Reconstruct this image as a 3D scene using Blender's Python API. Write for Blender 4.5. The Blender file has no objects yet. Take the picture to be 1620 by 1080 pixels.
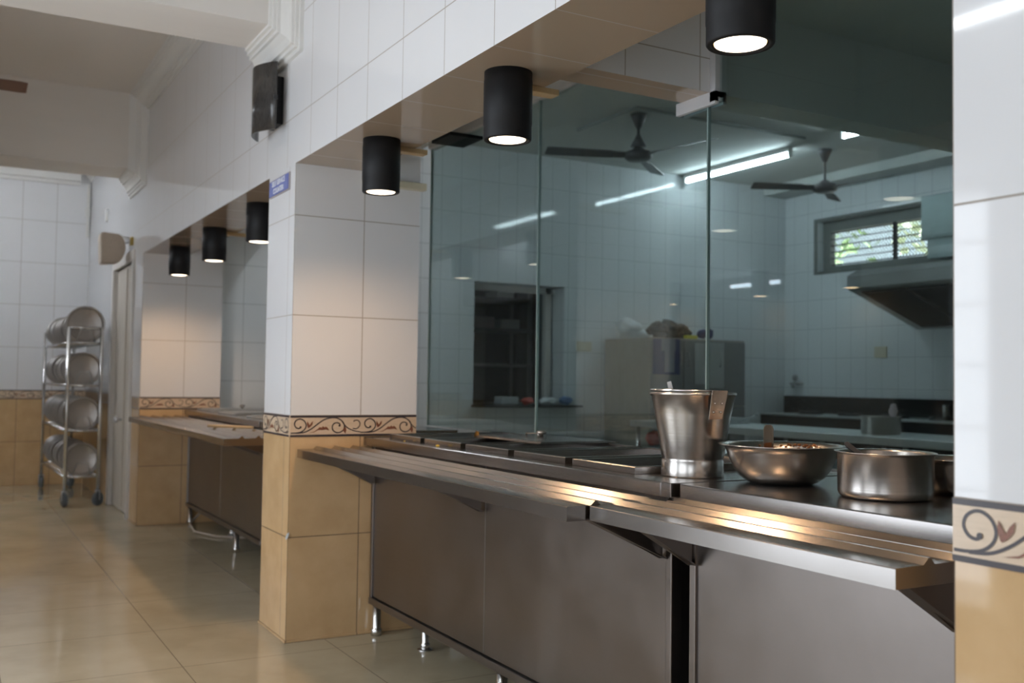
import bpy, bmesh, math, random
from mathutils import Vector, Matrix
random.seed(7)
S = bpy.context.scene
COL = S.collection
PI = math.pi

# ------------------------------------------------------------------ camera
FPX, YAW, PITCH, ROLL = 1587.75, 0.5161, 0.0390, 0.0139
CAM = Vector((-1.3753, 0.0, 1.1884))
fwd = Vector((math.sin(YAW)*math.cos(PITCH), math.cos(YAW)*math.cos(PITCH), math.sin(PITCH)))
r0 = Vector((math.cos(YAW), -math.sin(YAW), 0))
u0 = r0.cross(fwd)
cr, sr = math.cos(ROLL), math.sin(ROLL)
rt = r0*cr + u0*sr
up = u0*cr - r0*sr
cd = bpy.data.cameras.new('camera')
cd.sensor_width = 36.0
cd.lens = FPX*36.0/1620.0
cd.clip_start = 0.05
cd.dof.use_dof = True
cd.dof.focus_distance = 2.6
cd.dof.aperture_fstop = 4.0
cam = bpy.data.objects.new('camera', cd)
COL.objects.link(cam)
cam.matrix_world = Matrix(((rt.x, up.x, -fwd.x, CAM.x), (rt.y, up.y, -fwd.y, CAM.y), (rt.z, up.z, -fwd.z, CAM.z), (0, 0, 0, 1)))
S.camera = cam

# ------------------------------------------------------------------ world, daylight, exposure
S.view_settings.view_transform = 'Standard'
S.view_settings.look = 'None'
S.view_settings.gamma = 1.0
S.view_settings.use_curve_mapping = False
S.view_settings.exposure = 0.0
w = bpy.data.worlds.new('daylight'); S.world = w; w.use_nodes = True
bg = w.node_tree.nodes['Background']
bg.inputs[0].default_value = (0.86, 0.93, 1.0, 1)
bg.inputs[1].default_value = 2.6

def area(name, loc, aim, sx, sy, watts, col, spread=PI):
    l = bpy.data.lights.new(name, 'AREA'); l.shape = 'RECTANGLE'; l.size = sx; l.size_y = sy
    l.energy = watts; l.color = col; l.spread = spread
    o = bpy.data.objects.new(name, l); COL.objects.link(o)
    o.location = loc
    o.rotation_euler = (Vector(aim)-Vector(loc)).to_track_quat('-Z', 'Y').to_euler()
    return o
DAY = (0.83, 0.905, 1.0)
# daylight through the windows of the opposite (left) wall
WIN_L = [(-1.9, -0.1), (0.5, 2.3), (2.9, 4.75)]
SILL, SOF_ = 0.12, 2.167
for i, (a, b) in enumerate(WIN_L):
    area('window_daylight', (-2.99, (a+b)/2, (SILL+SOF_)/2+0.02), (0, (a+b)/2, (SILL+SOF_)/2-0.1), SOF_-SILL, b-a, [2, 8, 42][i], DAY)

sl_ = bpy.data.lights.new('sun', 'SUN'); sl_.energy = 26.0; sl_.angle = 0.02; sl_.color = (1.0, 0.97, 0.9)
so_ = bpy.data.objects.new('sun', sl_); COL.objects.link(so_); so_.rotation_euler = Vector((0.04, 0.60, -0.66)).to_track_quat('-Z', 'Y').to_euler()

# ------------------------------------------------------------------ material helpers
def newmat(name):
    m = bpy.data.materials.new(name); m.use_nodes = True
    nt = m.node_tree; b = nt.nodes['Principled BSDF']
    return m, nt, b
def setp(b, col=None, rough=None, metal=None, spec=None, emit=None, estr=None):
    if col is not None: b.inputs['Base Color'].default_value = (*col, 1)
    if rough is not None: b.inputs['Roughness'].default_value = rough
    if metal is not None: b.inputs['Metallic'].default_value = metal
    if spec is not None: b.inputs['Specular IOR Level'].default_value = spec
    if emit is not None: b.inputs['Emission Color'].default_value = (*emit, 1)
    if estr is not None: b.inputs['Emission Strength'].default_value = estr
def mth(nt, op, a, b=None, c=None):
    n = nt.nodes.new('ShaderNodeMath'); n.operation = op
    for i, x in enumerate((a, b, c)):
        if x is None: continue
        if isinstance(x, (int, float)): n.inputs[i].default_value = x
        else: nt.links.new(x, n.inputs[i])
    return n.outputs[0]
def mixc(nt, f, a, b, mode='MIX'):
    n = nt.nodes.new('ShaderNodeMix'); n.data_type = 'RGBA'; n.blend_type = mode
    for sock, x in ((n.inputs[0], f), (n.inputs[6], a), (n.inputs[7], b)):
        if isinstance(x, (int, float)): sock.default_value = x
        elif isinstance(x, tuple): sock.default_value = (*x, 1)
        else: nt.links.new(x, sock)
    return n.outputs[2]
def noise(nt, scale, detail=3, vec=None, rough=0.55):
    n = nt.nodes.new('ShaderNodeTexNoise'); n.inputs['Scale'].default_value = scale
    n.inputs['Detail'].default_value = detail; n.inputs['Roughness'].default_value = rough
    if vec is not None: nt.links.new(vec, n.inputs['Vector'])
    return n.outputs['Fac']
def ramp(nt, f, stops):
    n = nt.nodes.new('ShaderNodeValToRGB')
    e = n.color_ramp.elements
    while len(e) < len(stops): e.new(0.5)
    for i, (p, c) in enumerate(stops):
        e[i].position = p; e[i].color = (*c, 1) if isinstance(c, tuple) else (c, c, c, 1)
    nt.links.new(f, n.inputs[0]); return n.outputs[0]
def bump(nt, b, h, strength=0.1, dist=0.01):
    n = nt.nodes.new('ShaderNodeBump'); n.inputs['Strength'].default_value = strength
    n.inputs['Distance'].default_value = dist
    nt.links.new(h, n.inputs['Height']); nt.links.new(n.outputs[0], b.inputs['Normal'])
def plain(name, col, rough=0.5, metal=0.0, var=0.06, scale=9, spec=0.5):
    m, nt, b = newmat(name); setp(b, col, rough, metal, spec)
    if var:
        f = noise(nt, scale, 4)
        c = ramp(nt, f, [(0.3, tuple(x*(1-var) for x in col)), (0.7, tuple(min(1, x*(1+var)) for x in col))])
        nt.links.new(c, b.inputs['Base Color'])
    return m
def line_at(nt, u, off, pitch, width):   # 1 on joints at off + k*pitch
    t = mth(nt, 'DIVIDE', mth(nt, 'SUBTRACT', u, off), pitch)
    t = mth(nt, 'FRACT', t)
    d = mth(nt, 'MINIMUM', t, mth(nt, 'SUBTRACT', 1.0, t))
    return mth(nt, 'LESS_THAN', d, width/pitch/2)
def coords(nt):
    g = nt.nodes.new('ShaderNodeNewGeometry')
    s = nt.nodes.new('ShaderNodeSeparateXYZ'); nt.links.new(g.outputs['Position'], s.inputs[0])
    n = nt.nodes.new('ShaderNodeSeparateXYZ'); nt.links.new(g.outputs['True Normal'], n.inputs[0])
    return s.outputs, n.outputs, g.outputs['Position']

def tile_mat(name, xoff, yoff, upitch=0.337, lower=True, soffit=False, zoff=1.0168, zpitch=0.4567,
             white=(0.80, 0.80, 0.815), grout=(0.36, 0.32, 0.28), gw=0.004, rough=0.055):
    m, nt, b = newmat(name); setp(b, rough=rough)
    P, N, pos = coords(nt)
    isx = mth(nt, 'GREATER_THAN', mth(nt, 'ABSOLUTE', N[0]), 0.5)
    isz = mth(nt, 'GREATER_THAN', mth(nt, 'ABSOLUTE', N[2]), 0.5)
    ux = line_at(nt, P[0], xoff, upitch, gw); uy = line_at(nt, P[1], yoff, upitch, gw)
    lu = mth(nt, 'ADD', mth(nt, 'MULTIPLY', isx, uy), mth(nt, 'MULTIPLY', mth(nt, 'SUBTRACT', 1.0, isx), ux))
    lu_s = uy
    lzu = line_at(nt, P[2], zoff, zpitch, gw)
    col = white
    f = noise(nt, 2.0, 3, pos)
    wcol = ramp(nt, f, [(0.3, tuple(c*0.97 for c in white)), (0.7, white)])
    if lower:
        isl = mth(nt, 'LESS_THAN', P[2], 0.93)
        f2 = noise(nt, 7.0, 5, pos)
        bc = ramp(nt, f2, [(0.28, (0.56, 0.365, 0.185)), (0.72, (0.66, 0.45, 0.245))])
        wcol = mixc(nt, isl, wcol, bc)
        lzl = line_at(nt, P[2], 0.0, 0.4686, gw)
        lz = mth(nt, 'ADD', mth(nt, 'MULTIPLY', isl, lzl), mth(nt, 'MULTIPLY', mth(nt, 'SUBTRACT', 1.0, isl), lzu))
    else:
        lz = lzu
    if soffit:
        wcol = mixc(nt, isz, wcol, (0.40, 0.31, 0.23))  # undersides browned: shade and warm bounce put into the tile colour
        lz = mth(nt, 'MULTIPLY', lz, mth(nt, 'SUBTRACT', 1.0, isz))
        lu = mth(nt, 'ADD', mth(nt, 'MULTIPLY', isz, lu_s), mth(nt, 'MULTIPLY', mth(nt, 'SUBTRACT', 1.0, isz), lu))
    ln = mth(nt, 'MAXIMUM', lu, lz)
    c = mixc(nt, ln, wcol, mixc(nt, isl, grout, (0.15, 0.095, 0.05)) if lower else grout)
    nt.links.new(c, b.inputs['Base Color'])
    r = mth(nt, 'ADD', mth(nt, 'MULTIPLY', ln, 0.5), rough); nt.links.new(r, b.inputs['Roughness'])
    bump(nt, b, mth(nt, 'ADD', mth(nt, 'MULTIPLY', noise(nt, 5, 1, pos), 0.12), mth(nt, 'MULTIPLY', ln, -1.0)), 0.12, 0.004)
    return m

def steel(name, col=(0.56, 0.54, 0.52), rough=0.28, stretch=(1, 1, 60), streak=0.10, smudge=0.16, bmp=0.04):
    m, nt, b = newmat(name); setp(b, col, rough, 1.0)
    tc = nt.nodes.new('ShaderNodeTexCoord'); mp = nt.nodes.new('ShaderNodeMapping')
    nt.links.new(tc.outputs['Object'], mp.inputs[0]); mp.inputs['Scale'].default_value = stretch
    f = noise(nt, 6, 4, mp.outputs[0]); g = noise(nt, 3.5, 4, tc.outputs['Object'])
    r = mth(nt, 'ADD', mth(nt, 'MULTIPLY', mth(nt, 'SUBTRACT', f, 0.5), streak), mth(nt, 'ADD', mth(nt, 'MULTIPLY', mth(nt, 'SUBTRACT', g, 0.5), smudge), rough))
    nt.links.new(mth(nt, 'MAXIMUM', r, 0.05), b.inputs['Roughness'])
    c = ramp(nt, g, [(0.3, tuple(x*0.90 for x in col)), (0.7, tuple(x*1.06 for x in col))])
    nt.links.new(c, b.inputs['Base Color'])
    if bmp: bump(nt, b, f, bmp, 0.002)
    return m

M = {}
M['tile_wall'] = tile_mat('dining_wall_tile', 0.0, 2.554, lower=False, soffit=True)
M['tile_left'] = tile_mat('tiled_wall_with_beige_dado', 0.0, 2.554)
M['tile_pillar'] = tile_mat('pillar_tile', 0.0, 0.34)
M['tile_kitchen'] = tile_mat('kitchen_wall_tile', 2.921, 8.039, upitch=0.2065, lower=False, zoff=2.143, zpitch=0.3295, white=(0.74, 0.77, 0.79), grout=(0.40, 0.43, 0.44), gw=0.005, rough=0.05)
M['paint'] = plain('cream_wall_paint', (0.74, 0.70, 0.655), 0.65, var=0.03, scale=2)
M['cornice'] = plain('cornice_plaster_paint', (0.77, 0.755, 0.73), 0.6, var=0.02, scale=3)
M['kpaint'] = plain('kitchen_ceiling_paint', (0.60, 0.62, 0.60), 0.7, var=0.05, scale=1.5)
M['conduit'] = plain('grey_conduit', (0.30, 0.32, 0.31), 0.5, var=0)
M['steel'] = steel('brushed_steel', stretch=(1, 60, 60))
M['steel_y'] = steel('brushed_steel_along_counter', (0.37, 0.352, 0.34), 0.23, (60, 1, 60), 0.06, 0.08, 0)
M['steel_panel'] = steel('counter_panel_steel', (0.245, 0.222, 0.212), 0.36, (60, 1, 40), 0.10, 0.24, 0.02)
M['steel_pot'] = steel('spun_steel', (0.54, 0.51, 0.48), 0.25, (1, 1, 50), 0.06, 0.08)
M['steel_dull'] = steel('dull_steel', (0.44, 0.45, 0.45), 0.42, (4, 4, 4))
M['steel_tube'] = steel('polished_tube', (0.66, 0.65, 0.64), 0.2, (20, 20, 1))
M['black'] = plain('matt_black_paint', (0.010, 0.0105, 0.012), 0.55, var=0.1, spec=0.3)
M['steel_plate'] = steel('plate_steel', (0.42, 0.395, 0.375), 0.42, (3, 3, 3), 0.03, 0.05, 0)
M['steel_brown'] = steel('stained_steel', (0.40, 0.34, 0.28), 0.3, (3, 3, 3), 0.05, 0.1)  # brown puts the warm lamplight into the ladle's steel colour
M['steel_amber'] = steel('curry_stained_steel', (0.50, 0.30, 0.10), 0.3, (3, 3, 3), 0.05, 0.1)
M['steel_table'] = steel('work_table_steel', (0.60, 0.64, 0.64), 0.42, (60, 1, 60), 0.08, 0.1)
M['black_gloss'] = plain('dark_smoked_plastic', (0.045, 0.042, 0.04), 0.22, var=0.25, scale=14)
M['rubber'] = plain('rubber', (0.03, 0.03, 0.033), 0.7, var=0)
M['caster'] = plain('caster_plastic', (0.10, 0.12, 0.14), 0.5, var=0.1)
M['granite'] = plain('black_granite', (0.02, 0.021, 0.022), 0.2, var=0.4, scale=60)
M['alu'] = plain('aluminium_channel', (0.66, 0.66, 0.68), 0.4, 0.25, var=0.05)
M['wood'] = plain('pale_wood', (0.55, 0.40, 0.22), 0.55, var=0.15, scale=20)
M['leftwall'] = plain('grey_wall_paint', (0.42, 0.42, 0.43), 0.6, var=0.04)
M['door'] = plain('door_paint', (0.56, 0.51, 0.45), 0.45, var=0.05)
M['frame'] = plain('door_frame_paint', (0.66, 0.63, 0.60), 0.45, var=0.04)
M['beige'] = plain('beige_plastic', (0.50, 0.42, 0.34), 0.5, var=0.05)
M['white'] = plain('white_plastic', (0.80, 0.80, 0.78), 0.4, var=0.03)
M['cream_plastic'] = plain('cream_plastic', (0.62, 0.58, 0.44), 0.45, var=0.03)
M['blue'] = plain('blue_sign_enamel', (0.035, 0.065, 0.36), 0.35, var=0.05)
M['signedge'] = plain('sign_edge', (0.40, 0.36, 0.36), 0.5, var=0)
M['letter'] = plain('white_lettering', (0.82, 0.84, 0.88), 0.5, var=0)
M['brass'] = plain('brass', (0.55, 0.40, 0.12), 0.35, 0.8, var=0.1)
M['sauce'] = plain('curry_residue', (0.23, 0.085, 0.02), 0.4, var=0.5, scale=60)
M['crumb'] = plain('yellow_rice', (0.70, 0.48, 0.06), 0.6, var=0.1)
M['bordertile'] = plain('border_tile_beige', (0.66, 0.51, 0.37), 0.22, var=0.05, scale=12)
M['motif'] = plain('border_motif_dark', (0.050, 0.040, 0.045), 0.3, var=0)
M['leafbrown'] = plain('border_motif_red_brown', (0.22, 0.085, 0.05), 0.3, var=0.3, scale=60)
M['fandark'] = plain('ceiling_fan_enamel', (0.10, 0.095, 0.10), 0.35, var=0.05)
M['fanbrown'] = plain('brown_fan_blade', (0.16, 0.085, 0.06), 0.4, var=0.05)
M['fridge'] = plain('beige_cabinet_enamel', (0.36, 0.34, 0.30), 0.4, var=0.06)  # cabinet's lit side; its shaded front gets the greyer enamel below
M['fridgegrey'] = plain('grey_cabinet_enamel', (0.24, 0.25, 0.255), 0.4, var=0.06)  # same cabinet, front painted greyer to carry the shade
M['poster'] = plain('dark_blue_poster', (0.045, 0.07, 0.17), 0.5, var=0.1)
M['postergrey'] = plain('grey_print', (0.24, 0.26, 0.31), 0.5, var=0.05)
M['paper'] = plain('paper', (0.42, 0.44, 0.44), 0.6, var=0.05)
M['bag'] = plain('white_plastic_bag', (0.72, 0.76, 0.78), 0.4, var=0.05)
M['dark_cloth'] = plain('dark_bundle', (0.06, 0.06, 0.055), 0.8, var=0.4, scale=30)
M['navy'] = plain('navy_cloth', (0.04, 0.05, 0.13), 0.7, var=0.2)
M['yellow'] = plain('yellow_plastic', (0.62, 0.56, 0.06), 0.4, var=0)
M['red'] = plain('red_packet', (0.52, 0.07, 0.05), 0.45, var=0.1)
M['orange'] = plain('orange_packet', (0.70, 0.16, 0.03), 0.45, var=0.1)
M['lightblue'] = plain('blue_packet', (0.16, 0.28, 0.52), 0.5, var=0.1)
M['pink'] = plain('pale_pink_plastic', (0.68, 0.55, 0.58), 0.45, var=0)
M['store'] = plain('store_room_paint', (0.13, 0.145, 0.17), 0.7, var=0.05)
M['hoodfilter'] = plain('greasy_filter_steel', (0.012, 0.012, 0.012), 0.5, 0.0, var=0.3, scale=20)
M['duct'] = plain('duct_sheet', (0.34, 0.42, 0.43), 0.5, 0.3, var=0.05)
M['hood'] = plain('hood_sheet', (0.36, 0.37, 0.37), 0.4, 0.7, var=0.08)
M['winframe'] = plain('dark_window_frame', (0.17, 0.185, 0.175), 0.6, var=0.05)  # frame darkened to carry the shade of the deep reveal
M['bark'] = plain('bark', (0.12, 0.08, 0.05), 0.9, var=0.3)
def leafmat(n, c):
    m, nt, b = newmat(n); setp(b, c, 0.55)
    i = nt.nodes.new('ShaderNodeObjectInfo')
    f = noise(nt, 1.6, 2)
    cc = ramp(nt, f, [(0.35, tuple(x*0.7 for x in c)), (0.65, tuple(min(1, x*1.3) for x in c))])
    nt.links.new(cc, b.inputs['Base Color']); return m
M['leaf'] = leafmat('tree_leaves', (0.55, 0.70, 0.38))
M['leaf2'] = leafmat('pale_tree_leaves', (0.75, 0.80, 0.60))
M['ground'] = plain('yard_ground', (0.55, 0.52, 0.48), 0.9, var=0.1)

def emis(name, col, s):
    m, nt, b = newmat(name); setp(b, (0.8, 0.8, 0.8), 0.4, emit=col, estr=s); return m
M['lens'] = emis('warm_lamp_lens', (1.0, 0.82, 0.62), 5.0)
M['lens2'] = emis('warm_lamp_lens_opposite', (1.0, 0.66, 0.36), 16.0)
M['tube_bright'] = emis('new_fluorescent_tube', (0.86, 0.93, 1.0), 66.0)  # emission raised to brighten the far end of the hall
M['tube_dim'] = emis('old_fluorescent_tube', (0.82, 0.88, 1.0), 9.0)  # emission lowered to keep its mirror image faint
M['tube'] = emis('fluorescent_tube', (0.88, 0.95, 1.0), 38.0)

# floor
m, nt, b = newmat('vitrified_floor_tile'); M['floor'] = m
P, N, pos = coords(nt)
lx = line_at(nt, P[0], 0.18, 0.66, 0.004); ly = line_at(nt, P[1], 4.27, 0.66, 0.004)
ln = mth(nt, 'MAXIMUM', lx, ly)
f1 = noise(nt, 2.2, 6, pos, 0.6); f2 = noise(nt, 9, 5, pos)
c = ramp(nt, f1, [(0.25, (0.40, 0.335, 0.225)), (0.5, (0.50, 0.425, 0.295)), (0.75, (0.57, 0.49, 0.35))])
c = mixc(nt, mth(nt, 'MULTIPLY', f2, 0.25), c, (0.42, 0.36, 0.25))
c = mixc(nt, ln, c, (0.22, 0.18, 0.13))
nt.links.new(c, b.inputs['Base Color'])
nt.links.new(mth(nt, 'ADD', mth(nt, 'MULTIPLY', f2, 0.07), 0.06), b.inputs['Roughness'])
setp(b, spec=0.62)

# partition glass: tinted sheet, Fresnel reflection
m = bpy.data.materials.new('partition_glass'); m.use_nodes = True; nt = m.node_tree; M['glass'] = m
nt.nodes.remove(nt.nodes['Principled BSDF'])
tr = nt.nodes.new('ShaderNodeBsdfTransparent'); tr.inputs[0].default_value = (0.745, 0.825, 0.83, 1)
gl = nt.nodes.new('ShaderNodeBsdfGlossy'); gl.inputs['Roughness'].default_value = 0.0; gl.inputs[0].default_value = (0.95, 1, 1, 1)
gg = nt.nodes.new('ShaderNodeNewGeometry'); vm = nt.nodes.new('ShaderNodeVectorMath'); vm.operation = 'DOT_PRODUCT'
nt.links.new(gg.outputs['Incoming'], vm.inputs[0]); nt.links.new(gg.outputs['Normal'], vm.inputs[1])
fres = mth(nt, 'ADD', 0.045, mth(nt, 'MULTIPLY', 0.955, mth(nt, 'POWER', mth(nt, 'SUBTRACT', 1.0, mth(nt, 'ABSOLUTE', vm.outputs['Value'])), 5.0)))
mx = nt.nodes.new('ShaderNodeMixShader')
nt.links.new(fres, mx.inputs[0]); nt.links.new(tr.outputs[0], mx.inputs[1]); nt.links.new(gl.outputs[0], mx.inputs[2])
nt.links.new(mx.outputs[0], nt.nodes['Material Output'].inputs[0])
M['glassedge'] = plain('glass_edge_seal', (0.28, 0.37, 0.36), 0.3, var=0)

# ------------------------------------------------------------------ geometry helpers
def nb(): return bmesh.new()
def box(bm, x0, x1, y0, y1, z0, z1, bev=0.0, mi=0):
    vs = [bm.verts.new((x, y, z)) for x in (x0, x1) for y in (y0, y1) for z in (z0, z1)]
    fs = []
    for q in ((0, 1, 3, 2), (4, 6, 7, 5), (0, 4, 5, 1), (2, 3, 7, 6), (0, 2, 6, 4), (1, 5, 7, 3)):
        f = bm.faces.new([vs[i] for i in q]); f.material_index = mi; fs.append(f)
    if bev:
        es = list({e for f in fs for e in f.edges})
        r = bmesh.ops.bevel(bm, geom=es, offset=bev, segments=2, affect='EDGES', profile=0.5)
        for f in r['faces']: f.material_index = mi
    return vs
def lathe(bm, prof, cx=0, cy=0, z=0, seg=40, mi=0, closed=False):
    rings = []
    for r, h in prof:
        if r < 1e-6: rings.append([bm.verts.new((cx, cy, z+h))])
        else: rings.append([bm.verts.new((cx+r*math.cos(2*PI*i/seg), cy+r*math.sin(2*PI*i/seg), z+h)) for i in range(seg)])
    pairs = list(zip(rings, rings[1:]))
    if closed: pairs.append((rings[-1], rings[0]))
    for a, b_ in pairs:
        for i in range(seg):
            j = (i+1) % seg
            if len(a) == 1 and len(b_) == 1: continue
            if len(a) == 1: f = bm.faces.new((a[0], b_[j], b_[i]))
            elif len(b_) == 1: f = bm.faces.new((a[i], a[j], b_[0]))
            else: f = bm.faces.new((a[i], a[j], b_[j], b_[i]))
            f.material_index = mi; f.smooth = True
def tube(bm, pts, r, seg=10, mi=0, cap=True):
    pts = [Vector(p) for p in pts]; n = len(pts); rs = r if isinstance(r, (list, tuple)) else [r]*n
    t0 = (pts[1]-pts[0]).normalized()
    nrm = t0.orthogonal().normalized(); rings = []
    for i in range(n):
        if i == 0: t = pts[1]-pts[0]
        elif i == n-1: t = pts[-1]-pts[-2]
        else: t = (pts[i+1]-pts[i]).normalized()+(pts[i]-pts[i-1]).normalized()
        t.normalize(); nrm = (nrm-t*nrm.dot(t)).normalized(); bn = t.cross(nrm)
        rings.append([bm.verts.new(pts[i]+(nrm*math.cos(2*PI*k/seg)+bn*math.sin(2*PI*k/seg))*rs[i]) for k in range(seg)])
    for a, b_ in zip(rings, rings[1:]):
        for k in range(seg):
            j = (k+1) % seg; f = bm.faces.new((a[k], a[j], b_[j], b_[k])); f.smooth = True; f.material_index = mi
    if cap:
        f = bm.faces.new(rings[0][::-1]); f.material_index = mi
        f = bm.faces.new(rings[-1]); f.material_index = mi
def prism(bm, poly, axis, a, b_, mi=0):
    """poly of 2-D points extruded along axis 'x' (poly=(y,z)), 'y' (poly=(x,z)) or 'z' (poly=(x,y))"""
    def P3(p, t):
        return {'x': (t, p[0], p[1]), 'y': (p[0], t, p[1]), 'z': (p[0], p[1], t)}[axis]
    A = [bm.verts.new(P3(p, a)) for p in poly]; B = [bm.verts.new(P3(p, b_)) for p in poly]
    n = len(poly); fs = [bm.faces.new(A[::-1]), bm.faces.new(B)]
    for i in range(n):
        fs.append(bm.faces.new((A[i], A[(i+1) % n], B[(i+1) % n], B[i])))
    for f in fs: f.material_index = mi
def blob(bm, c, rx, ry, rz, seed=0, amp=0.25, sub=2, mi=0):
    from mathutils import noise as nz
    r = bmesh.ops.create_icosphere(bm, subdivisions=sub, radius=1.0)
    for v in r['verts']:
        k = 1+amp*nz.noise(v.co*1.7+Vector((seed*3.1, seed, 0)))*1.6
        v.co = Vector((c[0]+v.co.x*rx*k, c[1]+v.co.y*ry*k, c[2]+v.co.z*rz*k))
    for f in {f for v in r['verts'] for f in v.link_faces}: f.smooth = True; f.material_index = mi
def link(name, bm, mats, parent=None, smooth_angle=None, loc=None):
    """mesh object from bm (world coordinates); child of parent, or with its origin at loc"""
    o_ = Vector((0, 0, 0))
    if parent is not None:
        p = parent
        while p is not None: o_ += p.location; p = p.parent
    if loc is not None: o_ = Vector(loc)
    if o_.length: bmesh.ops.translate(bm, verts=bm.verts, vec=-o_)
    bmesh.ops.recalc_face_normals(bm, faces=bm.faces)
    me = bpy.data.meshes.new(name); bm.to_mesh(me); bm.free()
    if not isinstance(mats, (list, tuple)): mats = [mats]
    for mm in mats: me.materials.append(mm)
    o = bpy.data.objects.new(name, me); COL.objects.link(o)
    if parent is not None: o.parent = parent
    elif loc is not None: o.location = loc
    return o
def tag(o, label=None, cat=None, group=None, kind=None):
    if label: o['label'] = label
    if cat: o['category'] = cat
    if group: o['group'] = group
    if kind: o['kind'] = kind
    return o
def thing(name, label, cat, loc=(0, 0, 0), group=None):
    o = bpy.data.objects.new(name, None); o.empty_display_size = 0.05; COL.objects.link(o); o.location = loc
    return tag(o, label, cat, group)
def solo(name, bm, mats, label, cat, loc=None, group=None):
    o = link(name, bm, mats, loc=loc); return tag(o, label, cat, group)
def struct(name, bm, mats, parent=None, label=None):
    o = link(name, bm, mats, parent)
    if parent is None: o['kind'] = 'structure'; o['category'] = 'structure'
    if label: o['label'] = label
    return o
def dup(root, loc, label, group=None, rot=None):
    r = root.copy(); COL.objects.link(r); r.location = loc; r['label'] = label
    if rot is not None: r.rotation_euler = rot
    if group: r['group'] = group
    for ch in list(root.children):
        c = ch.copy(); COL.objects.link(c); c.parent = r
        for g in list(ch.children):
            d = g.copy(); COL.objects.link(d); d.parent = c
    return r

# ================================================================== SETTING
CEIL = 3.46; SOF = 2.167; XG = 1.08; YW = 8.6; XW2 = 7.165; Y0 = -2.6; YEND = 11.9
bm = nb(); box(bm, -2.9, 7.4, Y0-0.2, 12.1, -0.1, 0.0); struct('floor', bm, M['floor'], label='glossy beige vitrified tile floor')
# serving wall: long tiled beam over the counters, wall round the door at the far end
bm = nb()
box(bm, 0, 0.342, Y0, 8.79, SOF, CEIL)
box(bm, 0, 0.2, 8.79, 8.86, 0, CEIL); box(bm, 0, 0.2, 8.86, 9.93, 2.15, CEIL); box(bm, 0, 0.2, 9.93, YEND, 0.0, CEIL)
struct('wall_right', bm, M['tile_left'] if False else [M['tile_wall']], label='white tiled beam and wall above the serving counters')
bm = nb(); box(bm, -0.006, 0, 9.99, YEND, 0.0, 0.92); struct('trim_1', bm, M['tile_left'])
bm = nb(); box(bm, -2.9, 0.2, YEND, YEND+0.15, 0, CEIL); struct('wall_back', bm, M['tile_left'], label='far tiled end wall with beige dado')
# left (opposite) wall with window openings, and its beam
bm = nb()
ys = [Y0]+[v for ab in WIN_L for v in ab]+[YEND]
for i in range(0, len(ys), 2): box(bm, -2.9, -2.8, ys[i], ys[i+1], 0, SOF)
for a, b_ in WIN_L: box(bm, -2.9, -2.8, a, b_, 0, SILL)
box(bm, -2.9, -2.455, Y0, YEND, SOF, CEIL)
struct('wall_left', bm, M['leftwall'], label='opposite tiled wall with windows')
bm = nb()
box(bm, -2.9, 7.3, Y0-0.12, Y0, 0, CEIL)
struct('wall_front', bm, M['tile_left'])
for i, (a, b_) in enumerate(WIN_L):
    fr_ = nb()
    for q in ((a, a+0.05, SILL, SOF), (b_-0.05, b_, SILL, SOF), (a+0.05, b_-0.05, SILL, SILL+0.05), (a+0.05, b_-0.05, SOF-0.05, SOF), ((a+b_)/2-0.025, (a+b_)/2+0.025, SILL+0.05, SOF-0.05)):
        box(fr_, -2.88, -2.83, q[0], q[1], q[2], q[3])
    for k in range(1, 7):
        yy = SILL+k*(SOF-SILL)/7; box(fr_, -2.862, -2.85, a+0.05, b_-0.05, yy-0.006, yy+0.006)
    struct('window_%d' % (i+2), fr_, M['frame'])
# ceiling and the two cross beams of the dining side
bm = nb(); box(bm, -2.9, 0.0, Y0-0.12, YEND+0.15, CEIL, CEIL+0.1); struct('ceiling', bm, M['paint'], label='cream painted ceiling')
BE = [(4.51, 4.90, 2.805), (8.50, 8.98, 2.85)]
for i, (a, b_, z) in enumerate(BE):
    bm = nb(); box(bm, -2.455, 0.0, a, b_, z, CEIL); struct('trim_%d' % (i+2), bm, M['paint'])
# moulded cornice running along the wall and round the beams
prof = [(0.0, 0.125), (0.012, 0.125), (0.014, 0.110), (0.028, 0.110), (0.030, 0.094), (0.044, 0.094), (0.046, 0.080), (0.056, 0.070), (0.070, 0.058), (0.086, 0.050),
        (0.102, 0.046), (0.104, 0.032), (0.120, 0.032), (0.122, 0.018), (0.140, 0.018), (0.142, 0.0)]
path = [(Y0, CEIL), (BE[0][0], CEIL), (BE[0][0], BE[0][2]), (BE[0][1], BE[0][2]), (BE[0][1], CEIL), (BE[1][0], CEIL), (BE[1][0], BE[1][2]), (BE[1][1], BE[1][2]), (BE[1][1], CEIL), (YEND, CEIL)]
bm = nb(); rows = []
for i, p in enumerate(path):
    ns = []
    for a, b_ in ((i-1, i), (i, i+1)):
        if a < 0 or b_ >= len(path): continue
        d = Vector((path[b_][0]-path[a][0], path[b_][1]-path[a][1])).normalized(); ns.append(Vector((d.y, -d.x)))
    n = ns[0] if len(ns) == 1 else (ns[0]+ns[1])/(1+ns[0].dot(ns[1]))
    rows.append([bm.verts.new((-d_, p[0]+n.x*o_, p[1]+n.y*o_)) for o_, d_ in prof])
for r1, r2 in zip(rows, rows[1:]):
    for k in range(len(prof)-1): bm.faces.new((r1[k], r2[k], r2[k+1], r1[k+1]))
struct('trim_4', bm, M['cornice'], label='white moulded cornice')
bm = nb(); box(bm, -2.455, -0.115, YEND-0.09, YEND, CEIL-0.16, CEIL); box(bm, -2.455, -0.115, YEND-0.03, YEND, CEIL-0.2, CEIL-0.16); struct('trim_5', bm, M['cornice'])

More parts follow.
